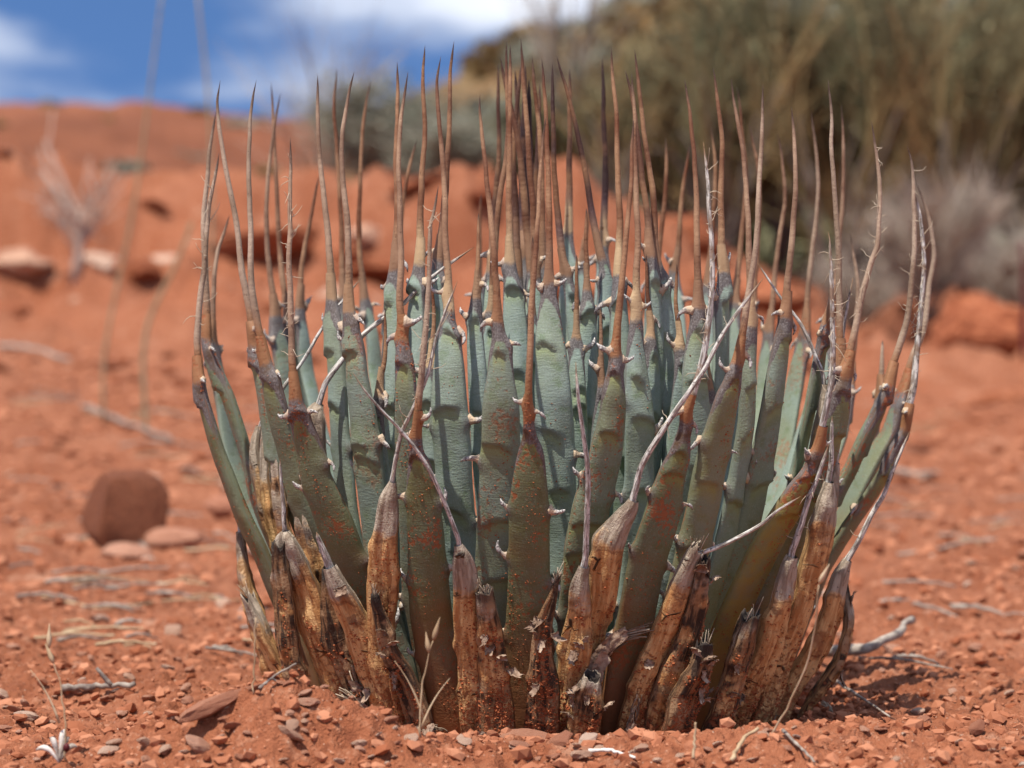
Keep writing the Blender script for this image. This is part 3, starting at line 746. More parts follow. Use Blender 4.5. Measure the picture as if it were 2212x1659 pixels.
leaf([(1520,306),(1527,376),(1530,464),(1533,486),(1536,632),(1525,730),(1512,799),(1494,860),(1479,915),(1476,940,36),(1466,985,54),(1449,1030,66),(1426,1121,86),(1396,1217,88),(1373,1331,88),(1345,1450,84)], 1.0, 0.95, crumbs=150, teeth=4, imprint=2, grey=True, frayed=40)
leaf([(1647,181),(1646,230),(1645,288),(1641,360),(1637,435),(1635,486),(1629,567),(1611,681),(1598,753),(1591,785),(1587,805,34),(1578,835,48),(1569,860,56),(1552,926,70),(1533,1007,78),(1514,1102,82),(1487,1217,80),(1455,1340,76)], 0.95, 0.70, yel=0.25, crumbs=110, teeth=4, imprint=4, sp_age=0.85)
leaf([(1789,500),(1793,518),(1798,649),(1797,812),(1784,877),(1774,942),(1760,985),(1752,1005,34),(1731,1049,62),(1674,1140,74),(1624,1236,80),(1579,1331,76),(1552,1392,66)], 1.03, 0.80, yel=0.8, crumbs=130, teeth=2, imprint=2, grey=True, frayed=40)
leaf([(475,329),(466,376),(451,449),(444,534),(441,590),(437,616),(430,690),(426,730),(428,779),(432,812),(435,828,24),(442,860,28),(459,916,36),(479,981,42),(497,1026,48),(535,1121,56),(573,1198,56),(600,1270,54)], 1.0, 0.85, crumbs=80, teeth=2, imprint=1, frayed=26, sp_age=0.95)
leaf([(468,241),(457,303),(448,391),(441,493),(443,580),(445,660),(448,720),(450,742,22),(469,795,34),(498,860,42),(521,926,46),(541,994,46),(562,1085,46)], 0.93, 0.75, crumbs=30, teeth=3, imprint=1, sp_age=0.9)
leaf([(555,173),(548,215),(542,259),(538,376),(539,464),(541,518),(544,610),(554,688),(572,766),(578,790,26),(590,834,44),(606,903,50),(625,974,50),(650,1080,52)], 0.93, 0.85, crumbs=50, teeth=3, imprint=1, sp_age=0.95)
leaf([(477,173),(470,224),(479,312),(495,406),(510,486),(518,551),(534,649),(550,733),(553,750,22),(557,780,30),(568,827,36),(581,909,38),(602,1007,42)], 0.88, 0.6, teeth=3, sp_age=0.9)
leaf([(1884,262),(1892,318),(1899,391),(1900,440),(1899,464),(1892,535),(1881,567),(1858,665),(1836,763),(1823,812),(1819,825,30),(1813,844,40),(1803,893,50),(1784,958,56),(1760,1030,58),(1725,1120,60)], 0.95, 0.8, crumbs=70, teeth=3, imprint=3, frayed=30, sp_age=0.85)
leaf([(1959,315),(1968,347),(1974,400),(1975,435),(1976,486),(1970,584),(1956,698),(1933,772),(1916,826),(1911,845,28),(1904,860,36),(1885,899,44),(1858,951,50),(1832,1007,50),(1790,1085,52)], 0.95, 0.85, crumbs=30, teeth=3, sp_age=0.9, frayed=8)
leaf([(1972,404),(1986,458),(1992,500),(1996,535),(1997,567),(1992,649),(1983,746),(1972,838),(1957,900),(1948,932,22),(1940,948,30),(1914,997,42),(1906,1022,45),(1856,1096,50),(1815,1158,50),(1769,1241,48),(1736,1324,44)], 1.0, 0.85, crumbs=60, teeth=3, imprint=2, grey=True, frayed=40)
leaf([(1981,395),(2000,449),(2012,500),(2019,545),(2015,585),(2008,616),(1992,714),(1972,772),(1952,835),(1946,852,24),(1937,877,28),(1920,926,32),(1891,974,38),(1850,1050,42)], 0.9, 0.8, teeth=2, sp_age=0.9, back=True)
# ---- second row in front
leaf([(1038,203),(1038,244),(1047,347),(1058,464),(1066,535),(1069,584),(1074,665),(1077,712),(1078,728,34),(1081,763,52),(1081,812,62),(1081,877,84),(1081,974,90),(1075,1100,92),(1066,1250,86),(1065,1400,84)], 0.88, 0.55, crumbs=90, teeth=3, imprint=4, sp_age=0.6)
leaf([(1368,255),(1365,303),(1362,400),(1354,486),(1345,584),(1335,681),(1330,763),(1329,790,36),(1325,844,54),(1322,893,64),(1312,958,76),(1302,1007,80),(1275,1100,90),(1250,1250,86),(1240,1400,84)], 0.88, 0.68, crumbs=100, teeth=3, imprint=4, sp_age=0.55)
leaf([(880,154),(873,210),(867,274),(863,376),(865,486),(865,584),(865,662),(870,730),(871,745,30),(873,763,36),(876,795,44),(878,860,50),(880,926,56),(885,1020,62),(893,1130,66),(905,1290,70)], 0.88, 0.7, crumbs=60, teeth=2, imprint=1, sp_age=0.7)
leaf([(767,153),(757,190),(750,230),(740,303),(740,391),(749,486),(752,567),(754,649),(756,675),(757,690,30),(767,746,46),(773,812,52),(786,893,64),(798,990,72),(815,1130,72),(830,1290,70)], 0.82, 0.45, crumbs=60, teeth=3, imprint=4, sp_age=0.8, cream=0.4)
leaf([(1478,171),(1488,245),(1500,347),(1504,440),(1505,486),(1507,567),(1508,626),(1508,660),(1508,676,30),(1507,700,36),(1502,746,44),(1499,812,56),(1503,909,64),(1500,1020,68),(1480,1150,68)], 0.78, 0.25, teeth=3, imprint=3, sp_age=0.6, crumbs=20)
leaf([(1581,170),(1588,230),(1602,318),(1610,406),(1617,486),(1619,584),(1620,660),(1621,705,28),(1620,730,32),(1614,812,40),(1611,909,44),(1595,1007,48),(1565,1170,52)], 0.82, 0.4, teeth=3, imprint=3, sp_age=0.7, cream=0.9, crumbs=30)
leaf([(1710,231),(1716,303),(1719,406),(1713,486),(1705,584),(1697,665),(1693,695,26),(1690,715,32),(1683,763,42),(1670,844,50),(1654,942,56),(1640,1007,60),(1610,1150,62)], 0.84, 0.5, teeth=3, imprint=3, sp_age=0.75, crumbs=20)
leaf([(686,161),(685,230),(691,347),(703,449),(708,490),(713,567),(717,635),(718,655,26),(720,675,34),(723,714,44),(731,812,48),(736,909,50),(745,1007,54),(765,1180,60)], 0.72, 0.22, teeth=3, imprint=2, sp_age=0.8, cream=0.4)
# ---- glaucous inner leaves
leaf([(1170,126),(1177,218),(1182,318),(1186,435),(1187,535),(1186,584),(1185,625),(1186,640,38),(1186,660,46),(1187,714,62),(1191,779,76),(1195,860,86),(1201,974,88),(1206,1100,84),(1208,1250,80)], 0.68, 0.06, teeth=3, imprint=4, sp_age=0.5, crumbs=25)
leaf([(953,121),(945,177),(949,259),(955,347),(962,449),(964,500),(967,584),(970,660),(970,702,38),(971,746,58),(970,812,74),(971,893,86),(978,974,86),(988,1100,80),(1003,1250,76)], 0.72, 0.12, teeth=4, imprint=4, sp_age=0.65, cream=1.0, crumbs=30)
leaf([(1366,157),(1370,259),(1373,406),(1376,500),(1375,616),(1374,690),(1374,708,34),(1372,746,42),(1374,812,56),(1379,893,68),(1380,990,70),(1378,1100,72),(1370,1250,72)], 0.72, 0.12, teeth=4, imprint=4, sp_age=0.65, cream=1.0, crumbs=20)
leaf([(1372,107),(1387,230),(1399,332),(1410,435),(1413,535),(1415,570),(1420,582,28),(1426,600,34),(1430,655,42),(1436,714,48),(1445,812,58),(1455,909,62),(1460,1050,64),(1450,1200,64)], 0.60, 0.05, teeth=4, imprint=4, sp_age=0.35)
leaf([(919,97),(914,171),(917,288),(911,406),(909,535),(907,570),(906,586,28),(903,632,40),(899,714,52),(895,812,58),(900,950,62),(910,1100,64)], 0.60, 0.03, teeth=3, imprint=2, sp_age=0.45, cream=0.9)
leaf([(980,89),(971,157),(969,259),(962,391),(953,500),(948,560),(946,575,26),(944,610,34),(943,700,46),(945,800,52),(955,950,58)], 0.52, 0.0, teeth=2, sp_age=0.3)
leaf([(857,133),(859,230),(856,347),(858,450),(856,535),(854,570),(853,590,26),(852,640,38),(851,700,44),(847,812,50),(850,950,54),(860,1100,56)], 0.66, 0.03, teeth=2, sp_age=0.5)
leaf([(1319,101),(1324,171),(1334,259),(1335,376),(1340,470),(1338,535),(1336,590),(1336,606,28),(1337,650,36),(1338,730,48),(1340,830,56),(1342,950,62),(1338,1100,66)], 0.55, 0.0, teeth=3, imprint=4, sp_age=0.5, cream=1.0)
leaf([(1103,95),(1102,160),(1100,280),(1098,420),(1100,520),(1102,570),(1103,588,32),(1108,630,44),(1112,700,56),(1114,800,64),(1116,950,70)], 0.45, 0.0, teeth=3, imprint=3, sp_age=0.55, cream=0.6)
leaf([(1541,146),(1550,215),(1559,318),(1558,435),(1556,520),(1559,570),(1561,592,26),(1562,620,34),(1559,660,40),(1556,746,44),(1552,850,48),(1540,1000,52)], 0.72, 0.05, teeth=3, imprint=3, sp_age=0.4, cream=0.5)
leaf([(1202,120),(1229,209),(1255,318),(1278,449),(1292,530),(1300,560),(1304,578,26),(1308,620,38),(1306,700,54),(1302,800,64),(1296,950,70)], 0.38, 0.0, teeth=2, imprint=3, sp_age=0.15)
leaf([(1194,134),(1196,240),(1197,347),(1203,450),(1212,540),(1222,590),(1226,606,24),(1238,660,38),(1250,740,48),(1262,850,56),(1268,980,60)], 0.35, 0.0, teeth=3, imprint=2, sp_age=0.1)
leaf([(1231,148),(1231,240),(1230,347),(1229,470),(1228,500),(1228,520,24),(1228,560,36),(1230,640,50),(1232,750,58)], 0.25, 0.0, back=True, teeth=2, sp_age=0.2, cream=0.8)
leaf([(1300,124),(1303,220),(1306,318),(1305,450),(1303,530),(1303,548,24),(1304,600,38),(1302,700,50),(1298,850,58)], 0.42, 0.0, back=True, teeth=2, sp_age=0.05, cream=0.5)
leaf([(1352,151),(1366,206),(1378,290),(1387,376),(1398,470),(1404,545),(1406,560,24),(1408,610,32),(1412,700,42),(1412,800,48),(1408,950,52)], 0.62, 0.0, teeth=2, sp_age=0.25)
# ---- heart of the rosette: tight sheaf of dark spines
for k, (tx, ty, mx, my, bx, by, ss, bk) in enumerate([
    (1095, 88, 1096, 300, 1062, 590, 0.32, False), (1124, 83, 1142, 300, 1158, 600, 0.22, False), (1081, 124, 1118, 300, 1150, 590, 0.15, False),
    (1149, 120, 1168, 300, 1172, 580, 0.10, False), (1128, 127, 1108, 330, 1118, 600, 0.14, False), (1076, 136, 1077, 340, 1058, 600, 0.36, True),
    (1135, 140, 1132, 340, 1134, 560, 0.06, False), (1112, 150, 1124, 340, 1130, 570, 0.09, True), (1166, 180, 1160, 360, 1152, 570, 0.12, True),
    (1142, 170, 1146, 350, 1144, 560, 0.04, True)]):
    leaf([(tx, ty), ((tx * 2 + mx) / 3, (ty * 2 + my) / 3), (mx, my), ((mx + bx) / 2, (my + by) / 2), (bx, by), (bx, by + 14, 26), (bx + 1, by + 70, 40), (bx + 2, by + 170, 54), (bx + 3, by + 320, 60)], max(ss, 0.05), 0.0, back=bk, teeth=1 if ss > .2 else 0, imprint=1, sp_age=[0.35, 0.4, 0.3, 0.4, 0.2, 0.2, 0.0, 0.12, 0.15, 0.05][k], spw=[15, 17, 19, 16, 18, 15, 21, 18, 17, 20][k], cream=0.3 if ss > .3 else 0)
# ---- leaves at the back
for tr, ss, ag in [
    ([(609,200),(593,271),(580,347),(574,449),(575,486),(580,567),(591,642),(596,680),(598,695,24),(603,730,30),(616,795,38),(629,877,42)], 0.95, 0.4),
    ([(587,178),(590,236),(593,290),(597,400),(601,486),(607,567),(617,642),(622,680),(624,695,24),(632,760,34),(645,860,40)], 0.98, 0.25),
    ([(498,464),(492,486),(469,551),(459,649),(459,725),(460,745,22),(470,800,26),(485,880,30),(510,1000,34)], 0.99, 0.5),
    ([(727,146),(721,230),(728,318),(737,464),(738,530),(740,600),(742,640),(743,655,24),(748,720,34),(756,820,40)], 0.9, 0.1),
    ([(800,171),(788,236),(781,318),(777,406),(777,535),(782,600),(788,640),(790,655,22),(797,690,28),(805,730,32),(815,820,38)], 0.88, 0.05),
    ([(1591,189),(1602,259),(1610,377),(1606,480),(1596,580),(1588,640),(1586,660,22),(1583,720,32),(1578,820,38)], 0.88, 0.1),
    ([(1618,268),(1636,360),(1640,450),(1634,560),(1625,640),(1622,660,20),(1616,730,28),(1606,830,32)], 0.95, 0.2),
    ([(1538,274),(1545,376),(1540,470),(1536,535),(1530,600),(1528,620,22),(1526,690,32),(1522,800,38)], 0.75, 0.05),
    ([(1487,312),(1474,435),(1466,535),(1458,580),(1456,596,24),(1458,640,32),(1462,720,40),(1464,820,44)], 0.75, 0.0),
    ([(1437,297),(1437,406),(1424,535),(1414,590),(1412,610,22),(1408,680,32),(1404,780,40)], 0.7, 0.0),
    ([(1752,241),(1761,318),(1766,406),(1757,535),(1748,616),(1739,707),(1737,722,22),(1735,740,26),(1722,795,32),(1709,860,36),(1690,960,40)], 0.9, 0.5),
    ([(1678,288),(1690,347),(1694,435),(1688,486),(1673,616),(1662,705),(1660,722,22),(1652,790,28),(1642,880,32)], 0.95, 0.3),
    ([(1817,227),(1821,288),(1822,377),(1817,480),(1806,600),(1792,700),(1788,718,20),(1778,780,26),(1762,860,32)], 0.92, 0.35),
    ([(1836,506),(1853,616),(1849,714),(1836,815),(1834,830,18),(1826,880,24),(1806,960,28)], 0.99, 0.5),
    ([(1906,735),(1904,790),(1900,848),(1898,862,16),(1890,900,22),(1874,960,28),(1848,1040,32)], 0.99, 0.6),
    ([(689,380),(672,470),(655,560),(648,650),(648,668,20),(655,730,28),(668,820,32)], 0.93, 0.15),
    ([(900,300),(880,380),(866,480),(852,570),(845,610),(843,628,20),(842,700,30),(844,790,36)], 0.72, 0.05),
    ([(1040,420),(1037,480),(1036,540),(1034,600),(1034,620,22),(1036,690,34),(1040,800,42)], 0.75, 0.0),
    ([(1274,440),(1266,500),(1258,560),(1256,580,22),(1258,650,34),(1262,760,44)], 0.62, 0.0)]:
    leaf(tr, ss, ag, back=True, teeth=1, imprint=1, spw=13, sp_age=0.5 + ag * 0.6)
leaf([(1812,540),(1808,600),(1800,650),(1786,690),(1780,708,22),(1776,730,28),(1764,795,36),(1748,877,42),(1720,1000,46),(1690,1130,50)], 0.84, 0.55, teeth=3, sp_age=0.7)
leaf([(1789,171),(1795,259),(1795,318),(1802,406),(1811,535),(1814,616),(1815,746),(1814,780),(1813,795,26),(1800,860,36),(1780,930,42),(1750,1010,46)], 0.88, 0.55, teeth=2, sp_age=0.95)
# pale inner leaves that fill the gaps of the middle
for (bx, by, w, ss, lean) in [(1028,650,44,0.60,-2), (1268,640,52,0.45,1), (1245,740,50,0.52,0), (1405,740,48,0.64,2), (1060,690,54,0.42,-1), (1150,700,60,0.38,0),
                              (1470,760,46,0.70,3), (1530,850,46,0.74,3), (930,800,48,0.66,-2), (820,860,46,0.74,-3), (1300,850,60,0.64,1)]:
    leaf([(bx - lean * 3, by - 190), (bx - lean * 3, by - 100), (bx, by - 20), (bx, by, 26), (bx + lean, by + 60, w * 0.8), (bx - lean * 2, by + 170, w), (bx - lean * 9, by + 380, w * 1.1)], ss, 0.0, teeth=1, imprint=3, sp_age=0.3 + 0.4 * random.random(), cream=random.random(), spw=12)

# ---- dry leaves of the outer skirt
dry_leaf([(602,990),(605,1026),(610,1080),(615,1130),(617,1146,22),(619,1160,34),(630,1198,48),(657,1262,56),(684,1350,60),(714,1426,58),(730,1475,54)], 1.0, 0.0, crumbs=60)
dry_leaf([(683,1150),(689,1168),(705,1205),(712,1222,22),(722,1245,32),(748,1300,52),(783,1369,64),(813,1445,64),(836,1521,56)], 1.06, 0.1, crumbs=160, spw=22, flakes=2)
dry_leaf([(811,1288,14),(813,1300,22),(828,1350,34),(844,1407,42),(878,1465,46),(905,1541,58),(915,1580,60)], 1.10, 0.9, crumbs=160, fibres=14, flakes=5, broken=True)
dry_leaf([(990,606),(967,665),(944,730),(925,812),(889,893),(866,942),(850,1020),(849,1040,20),(840,1083,38),(836,1140,46),(830,1198,53),(828,1274,57),(825,1350,52),(830,1450,50)], 0.98, 0.0, crumbs=190, teeth=2, frayed=12)
dry_leaf([(651,990),(653,1018),(654,1030,18),(668,1121,42),(680,1198,50),(691,1274,46),(715,1370,44)], 0.90, 0.0, crumbs=20, twist=0.5)
dry_leaf([(512,1120),(516,1138),(517,1148,16),(526,1190,28),(546,1274,42),(573,1350,54),(596,1445,50)], 0.98, 0.35, crumbs=40)
dry_leaf([(539,1289,16),(555,1320,28),(577,1361,42),(611,1445,36),(630,1490,34)], 1.08, 0.25, crumbs=40, fibres=24, broken=True)
dry_leaf([(603,1180,20),(610,1240,30),(619,1312,36),(626,1388,40),(641,1464,38)], 1.04, 0.6, crumbs=60, broken=True)
dry_leaf([(714,1240,26),(714,1285,32),(726,1369,48),(748,1438,44),(765,1490,42)], 0.98, 0.8, crumbs=80, broken=True, fibres=6)
dry_leaf([(762,804),(800,858),(889,958),(932,1026),(966,1102),(980,1140),(988,1162),(990,1176,24),(1000,1213,40),(1007,1272,50),(1007,1342,48),(1014,1429,44),(1017,1551,42)], 1.04, 0.15, crumbs=190, teeth=2, flakes=2, rust=0.0)
dry_leaf([(1046,1278,34),(1048,1292,36),(1054,1331,42),(1060,1377,50),(1067,1464,64),(1070,1562,76),(1070,1600,78)], 1.05, 0.55, crumbs=320, fibres=16, flakes=4, broken=True)
dry_leaf([(1203,1251,8),(1198,1275,14),(1192,1297,20),(1175,1352,34),(1171,1412,46),(1175,1481,62),(1171,1579,72),(1171,1600,72)], 1.06, 0.8, crumbs=320, fibres=16, flakes=6, broken=True)
dry_leaf([(1244,782),(1250,840),(1257,909),(1268,1020),(1269,1080),(1267,1168),(1264,1205),(1262,1222,24),(1252,1272,38),(1252,1324,48),(1245,1394,62),(1235,1460,54),(1227,1530,46)], 1.02, 0.3, crumbs=220, teeth=1, flakes=3, rust=0.0, spw=16)
dry_leaf([(1650,600),(1608,655),(1566,714),(1523,795),(1491,841),(1430,930),(1385,1005),(1372,1060),(1369,1080,22),(1360,1100,32),(1342,1125,42),(1318,1168,60),(1307,1220,66),(1300,1290,54),(1286,1359,44),(1280,1430,44)], 0.97, 0.0, crumbs=160, teeth=2, spw=16, frayed=8, rust=0.0)
dry_leaf([(1278,1462,30),(1274,1478,44),(1265,1516,62),(1258,1586,58),(1256,1610,56)], 1.10, 0.40, crumbs=200, flakes=6, broken=True, thick=0.26)
dry_leaf([(1731,1072),(1682,1102),(1636,1137),(1563,1175),(1520,1192),(1505,1185,28),(1499,1198,36),(1480,1239,42),(1461,1300,54),(1437,1369,62),(1407,1438,66),(1377,1522,66),(1362,1575,60)], 1.03, 0.05, crumbs=260, fibres=20, flakes=2, broken=True, teeth=1)
dry_leaf([(1520,1205,22),(1518,1225,28),(1507,1285,34),(1495,1350,46),(1472,1407,56),(1441,1483,60),(1420,1560,56)], 1.05, 0.6, crumbs=240, flakes=4, broken=True)
dry_leaf([(1520,1395,28),(1516,1412,38),(1499,1464,64),(1472,1522,74),(1449,1598,76)], 1.13, 0.75, crumbs=280, fibres=14, flakes=7, broken=True)
dry_leaf([(1620,1328,32),(1614,1345,40),(1602,1377,50),(1583,1438,54),(1563,1503,60),(1537,1579,58)], 1.08, 0.6, crumbs=140, fibres=8, flakes=3, broken=True)
dry_leaf([(1790,960),(1766,1034),(1746,1083),(1726,1152),(1715,1185),(1711,1200,20),(1701,1224,32),(1689,1274,44),(1674,1331,54),(1651,1407,58),(1617,1483,54),(1590,1540,50)], 1.02, 0.05, crumbs=120, teeth=1, spw=18, rust=0.0, frayed=10)
dry_leaf([(1797,900),(1796,960),(1792,1015),(1790,1040,22),(1781,1083,38),(1770,1140,44),(1751,1217,48),(1731,1293,44),(1705,1369,44),(1680,1440,42)], 0.97, 0.0, crumbs=90, teeth=1, spw=16)
dry_leaf([(1966,932),(1940,994),(1926,1026),(1911,1064),(1884,1106),(1857,1159),(1838,1195),(1831,1209,20),(1807,1247,34),(1792,1300,42),(1773,1358,46),(1739,1427,50),(1705,1483,46),(1685,1525,44)], 1.02, 0.1, crumbs=110, teeth=2, spw=15, rust=0.1, frayed=6)
dry_leaf([(1822,1278,12),(1823,1290,18),(1827,1350,28),(1807,1415,36),(1781,1465,40),(1743,1518,34)], 1.03, 0.5, crumbs=60, fibres=6, flakes=2, broken=True)
dry_leaf([(1024,533),(928,603),(860,667),(790,719),(746,772),(704,828),(693,860),(690,872,18),(682,893,34),(686,942,34),(690,974,30),(698,1060,34)], 0.80, 0.2, crumbs=0, spw=15, rust=0.1)
dry_leaf([(785,597),(745,645),(704,694),(655,779),(612,838),(570,900),(560,920,16),(556,960,22),(566,1030,30),(588,1130,34)], 0.86, 0.3, crumbs=0, spw=11, rust=0.0)
dry_leaf([(1636,568),(1689,645),(1735,707),(1765,775),(1779,815),(1782,830,14),(1776,880,24),(1758,980,30)], 0.86, 0.3, crumbs=0, spw=11, rust=0.5)
dry_leaf([(1842,600),(1830,660),(1822,720),(1818,800),(1815,860),(1810,960),(1805,1000,16),(1798,1040,24),(1775,1130,32)], 0.92, 0.2, crumbs=0, spw=14, frayed=26, rust=0.0)
dry_leaf([(600,960,12),(598,1000,18),(604,1060,24),(612,1120,30),(640,1220,32)], 0.88, 0.4, crumbs=10)
dry_leaf([(574,910,12),(576,960,20),(580,1040,28),(594,1120,30),(620,1230,34)], 0.85, 0.2, crumbs=10)
# ---- loose broken pieces that still hang on the skirt
def shred(name, pts, s, w, count, seed, skin=0.0, spread=0.6):
    """bundle of bared leaf fibres along a path, with rags of skin"""
    rg = np.random.default_rng(seed)
    Wd, sn, cth = to_world(pts, s, False, len(pts) - 1)
    P, sl = catmull(Wd, 26); T, N, B = frames(P, np.array([sn, -cth, 0.15])); t = sl / sl[-1]
    ww = w * 1.62 / FPX
    o = empty(name, (0, 0, 0)); o.parent = plant
    b = Bag()
    for k in range(count):
        u, v = rg.uniform(-0.5, 0.5), rg.uniform(-0.12, 0.25); ph = rg.uniform(0, 6)
        a, c = sorted(rg.uniform(0, 1, 2)); a, c = min(a, 0.45), max(c, 0.55)
        i0, i1 = int(a * 25), max(int(c * 25), int(a * 25) + 5)
        sl_ = slice(i0, i1 + 1); q = t[sl_]
        env = (0.55 + spread * np.abs(q - 0.5)) * ww
        wob = 0.0008 * np.sin(q * 11 + ph)
        pp = P[sl_] + (u * env + wob)[:, None] * B[sl_] + (v * env + wob)[:, None] * N[sl_]
        b.tube(pp, np.linspace(0.00055, 0.0003, len(pp)), 4, rg.uniform(0, 1) ** 1.3)
    f = tag(link('fibre_bundle', b.mesh('fibre_bundle'), M['fibre'], o, -Vector(OFF)), kind='stuff')
    for k in range(int(skin)):
        i0 = int(rg.uniform(2, 14)); m = int(rg.uniform(6, 10)); i1 = min(i0 + m, 25)
        uu = np.linspace(-0.5, 0.1 + 0.4 * rg.random(), 6); side = rg.choice([-1, 1])
        jag = rg.normal(0, 0.0008, (i1 - i0, 6, 1))
        V = P[i0:i1, None, :] + (side * uu[None, :, None] * ww) * B[i0:i1, None, :] + ((0.28 + 1.1 * uu[None, :, None] ** 2 * rg.uniform(-0.4, 1)) * ww + jag) * N[i0:i1, None, :] + jag * T[i0:i1, None, :]
        nr = i1 - i0; V = V.reshape(-1, 3); q = grid_quads(nr, 6, False); nV = len(V)
        V2 = np.vstack([V, V + np.repeat(N[i0:i1], 6, 0) * 0.0004])
        link('skin_flake', np_mesh('skin_flake', V2 - OFF, np.vstack([q, q[:, ::-1] + nV])), M['flake'], o)
    return o
shred('shredded_leaf', [(1268,1490),(1276,1461),(1293,1422),(1328,1387),(1370,1366),(1422,1356)], 1.10, 40, 46, 3, skin=4, spread=0.5)
shred('shredded_leaf', [(836,1579),(800,1545),(760,1512),(722,1491)], 1.14, 44, 40, 4, skin=5)
shred('shredded_leaf', [(802,1541),(785,1500),(772,1465),(764,1430)], 1.10, 36, 26, 5, skin=2)
shred('shredded_leaf', [(1674,1578),(1700,1556),(1730,1545),(1762,1530)], 1.06, 40, 30, 6, skin=0, spread=1.2)
shred('shredded_leaf', [(1747,1617),(1781,1598),(1800,1552),(1792,1530),(1770,1510)], 1.06, 34, 24, 7, skin=6)
shred('shredded_leaf', [(620,1480),(600,1420),(575,1350),(548,1300)], 1.10, 40, 40, 8, skin=1, spread=0.9)
shred('shredded_leaf', [(1560,1600),(1590,1585),(1620,1590),(1650,1602)], 1.16, 30, 20, 10, skin=2, spread=1.2)
shred('shredded_leaf', [(880,1600),(910,1585),(940,1580),(965,1592)], 1.14, 34, 22, 11, skin=3, spread=1.0)
shred('shredded_leaf', [(1340,1600),(1360,1570),(1372,1530),(1378,1490)], 1.14, 20, 14, 12, skin=1, spread=0.6)
shred('shredded_leaf', [(1010,1606),(1030,1592),(1060,1596)], 1.16, 24, 14, 13, skin=2, spread=1.0)
shred('shredded_leaf', [(1640,1600),(1665,1575),(1655,1535),(1690,1520)], 1.08, 40, 18, 9, skin=1, spread=1.6)

# ------------------------------------------------------------------ stones
def rock_mesh(name, seed, sub=3, rough=0.35, flat=0.75, facets=7, boxy=1.0):
    V, F = ico(sub); rg = np.random.default_rng(seed); V = np.sign(V) * np.abs(V) ** boxy
    for k in range(facets):                                # plane cuts give the stone its faces
        n = rg.normal(size=3); n /= np.linalg.norm(n); c = rg.uniform(0.55, 0.85)
        dd = V @ n; V -= np.maximum(dd - c, 0)[:, None] * n * 0.9
    V *= (1 + rough * 0.5 * fbm(V[:, 0] * 1.6 + seed, V[:, 1] * 1.6, V[:, 2] * 1.6, o=4, seed=seed))[:, None]
    V *= (1 + rough * 0.22 * fbm(V[:, 0] * 6 + seed, V[:, 1] * 6, V[:, 2] * 6, o=3, seed=seed + 3))[:, None]
    V[:, 2] *= flat
    return np_mesh(name, V, None, F, smooth=(sub > 3))
def rock(name, loc, size, seed, mat, label=None, cat='rock', group=None, rot=(0, 0, 0), sub=3, **k):
    o = link(name, rock_mesh(name, seed, sub, **k), mat, None, loc); o.scale = size; o.rotation_euler = rot
    if label: tag(o, label, cat, group)
    return o
PEB = [rock_mesh('pebble', 100 + k, 2, 0.5, 0.6, 9) for k in range(8)]
PEBP = [rock_mesh('pebble', 120 + k, 2, 0.5, 0.5, 9) for k in range(6)]
for me in PEB: me.materials.append(M['stone'])
for me in PEBP: me.materials.append(M['pale_stone'])
def clear_of_plant(x, y, r=0.185): return (x - X0) ** 2 + y ** 2 > r * r
rg = np.random.default_rng(77)
count = 0
while count < 285:
    px, py = rg.uniform(-30, 2240), rg.uniform(880, 1655) if rg.random() < 0.72 else rg.uniform(1440, 1658)
    D = 0.205 * FPX / max(py - 829.5, 30)
    if D > 6.5: continue
    p = on_ground(px, py); D = p[1] - CAM_Y
    if D > 7 or not clear_of_plant(p[0], p[1], 0.19): continue
    sz = min(0.0022 + 0.0035 * rg.random() ** 2.5 + 0.0065 * (D - 1.4) * rg.random() ** 2, 0.035)
    pale = rg.random() < 0.42
    me = (PEBP if pale else PEB)[rg.integers(6)]
    o = link('pebble', me, None, None, (p[0], p[1], p[2] + sz * 0.15)); o.rotation_euler = rg.uniform(-0.5, 0.5, 3); o.rotation_euler.z = rg.uniform(0, 6.28)
    o.scale = (sz * rg.uniform(0.8, 1.7), sz * rg.uniform(0.7, 1.2), sz * rg.uniform(0.6, 1.0))
    if pale: tag(o, 'small pale pinkish pebble lying loose on the red soil', 'pebble', 'pale pebbles on the red soil')
    else: tag(o, 'small rust-red pebble lying loose on the red soil', 'pebble', 'red pebbles on the red soil')
    count += 1
# gravel and soil crumbs nobody could count
nG = 26000
u = rg.random(nG); D = 1.3 + 5.2 * u ** 1.7; X = rg.uniform(-0.21, 0.21, nG) * D; Y = D + CAM_Y
Z = terrain(X, Y); S = (0.0007 + 0.0034 * rg.random(nG) ** 4) * (0.55 + 0.60 * D)
tag(link('gravel', crumbs_mesh('gravel', np.stack([X, Y, Z + S * 0.2], -1), S, 3, 0.7), M['crumb']), 'fine rust-red gravel and soil crumbs strewn over the ground', 'gravel', kind='stuff')
NC = 9000
ph = rg.uniform(0, 6.283, NC); rr = 0.145 + 0.075 * rg.random(NC) ** 1.3; X = X0 + rr * np.sin(ph); Y = -rr * np.cos(ph)
S = 0.0006 + 0.0034 * rg.random(NC) ** 3; Z = terrain(X, Y)
tag(link('soil_clods', crumbs_mesh('soil_clods', np.stack([X, Y, Z + S * 0.3], -1), S, 4, 0.8), M['crumb']), 'crumbly red clods heaped round the foot of the agave', 'soil', kind='stuff')

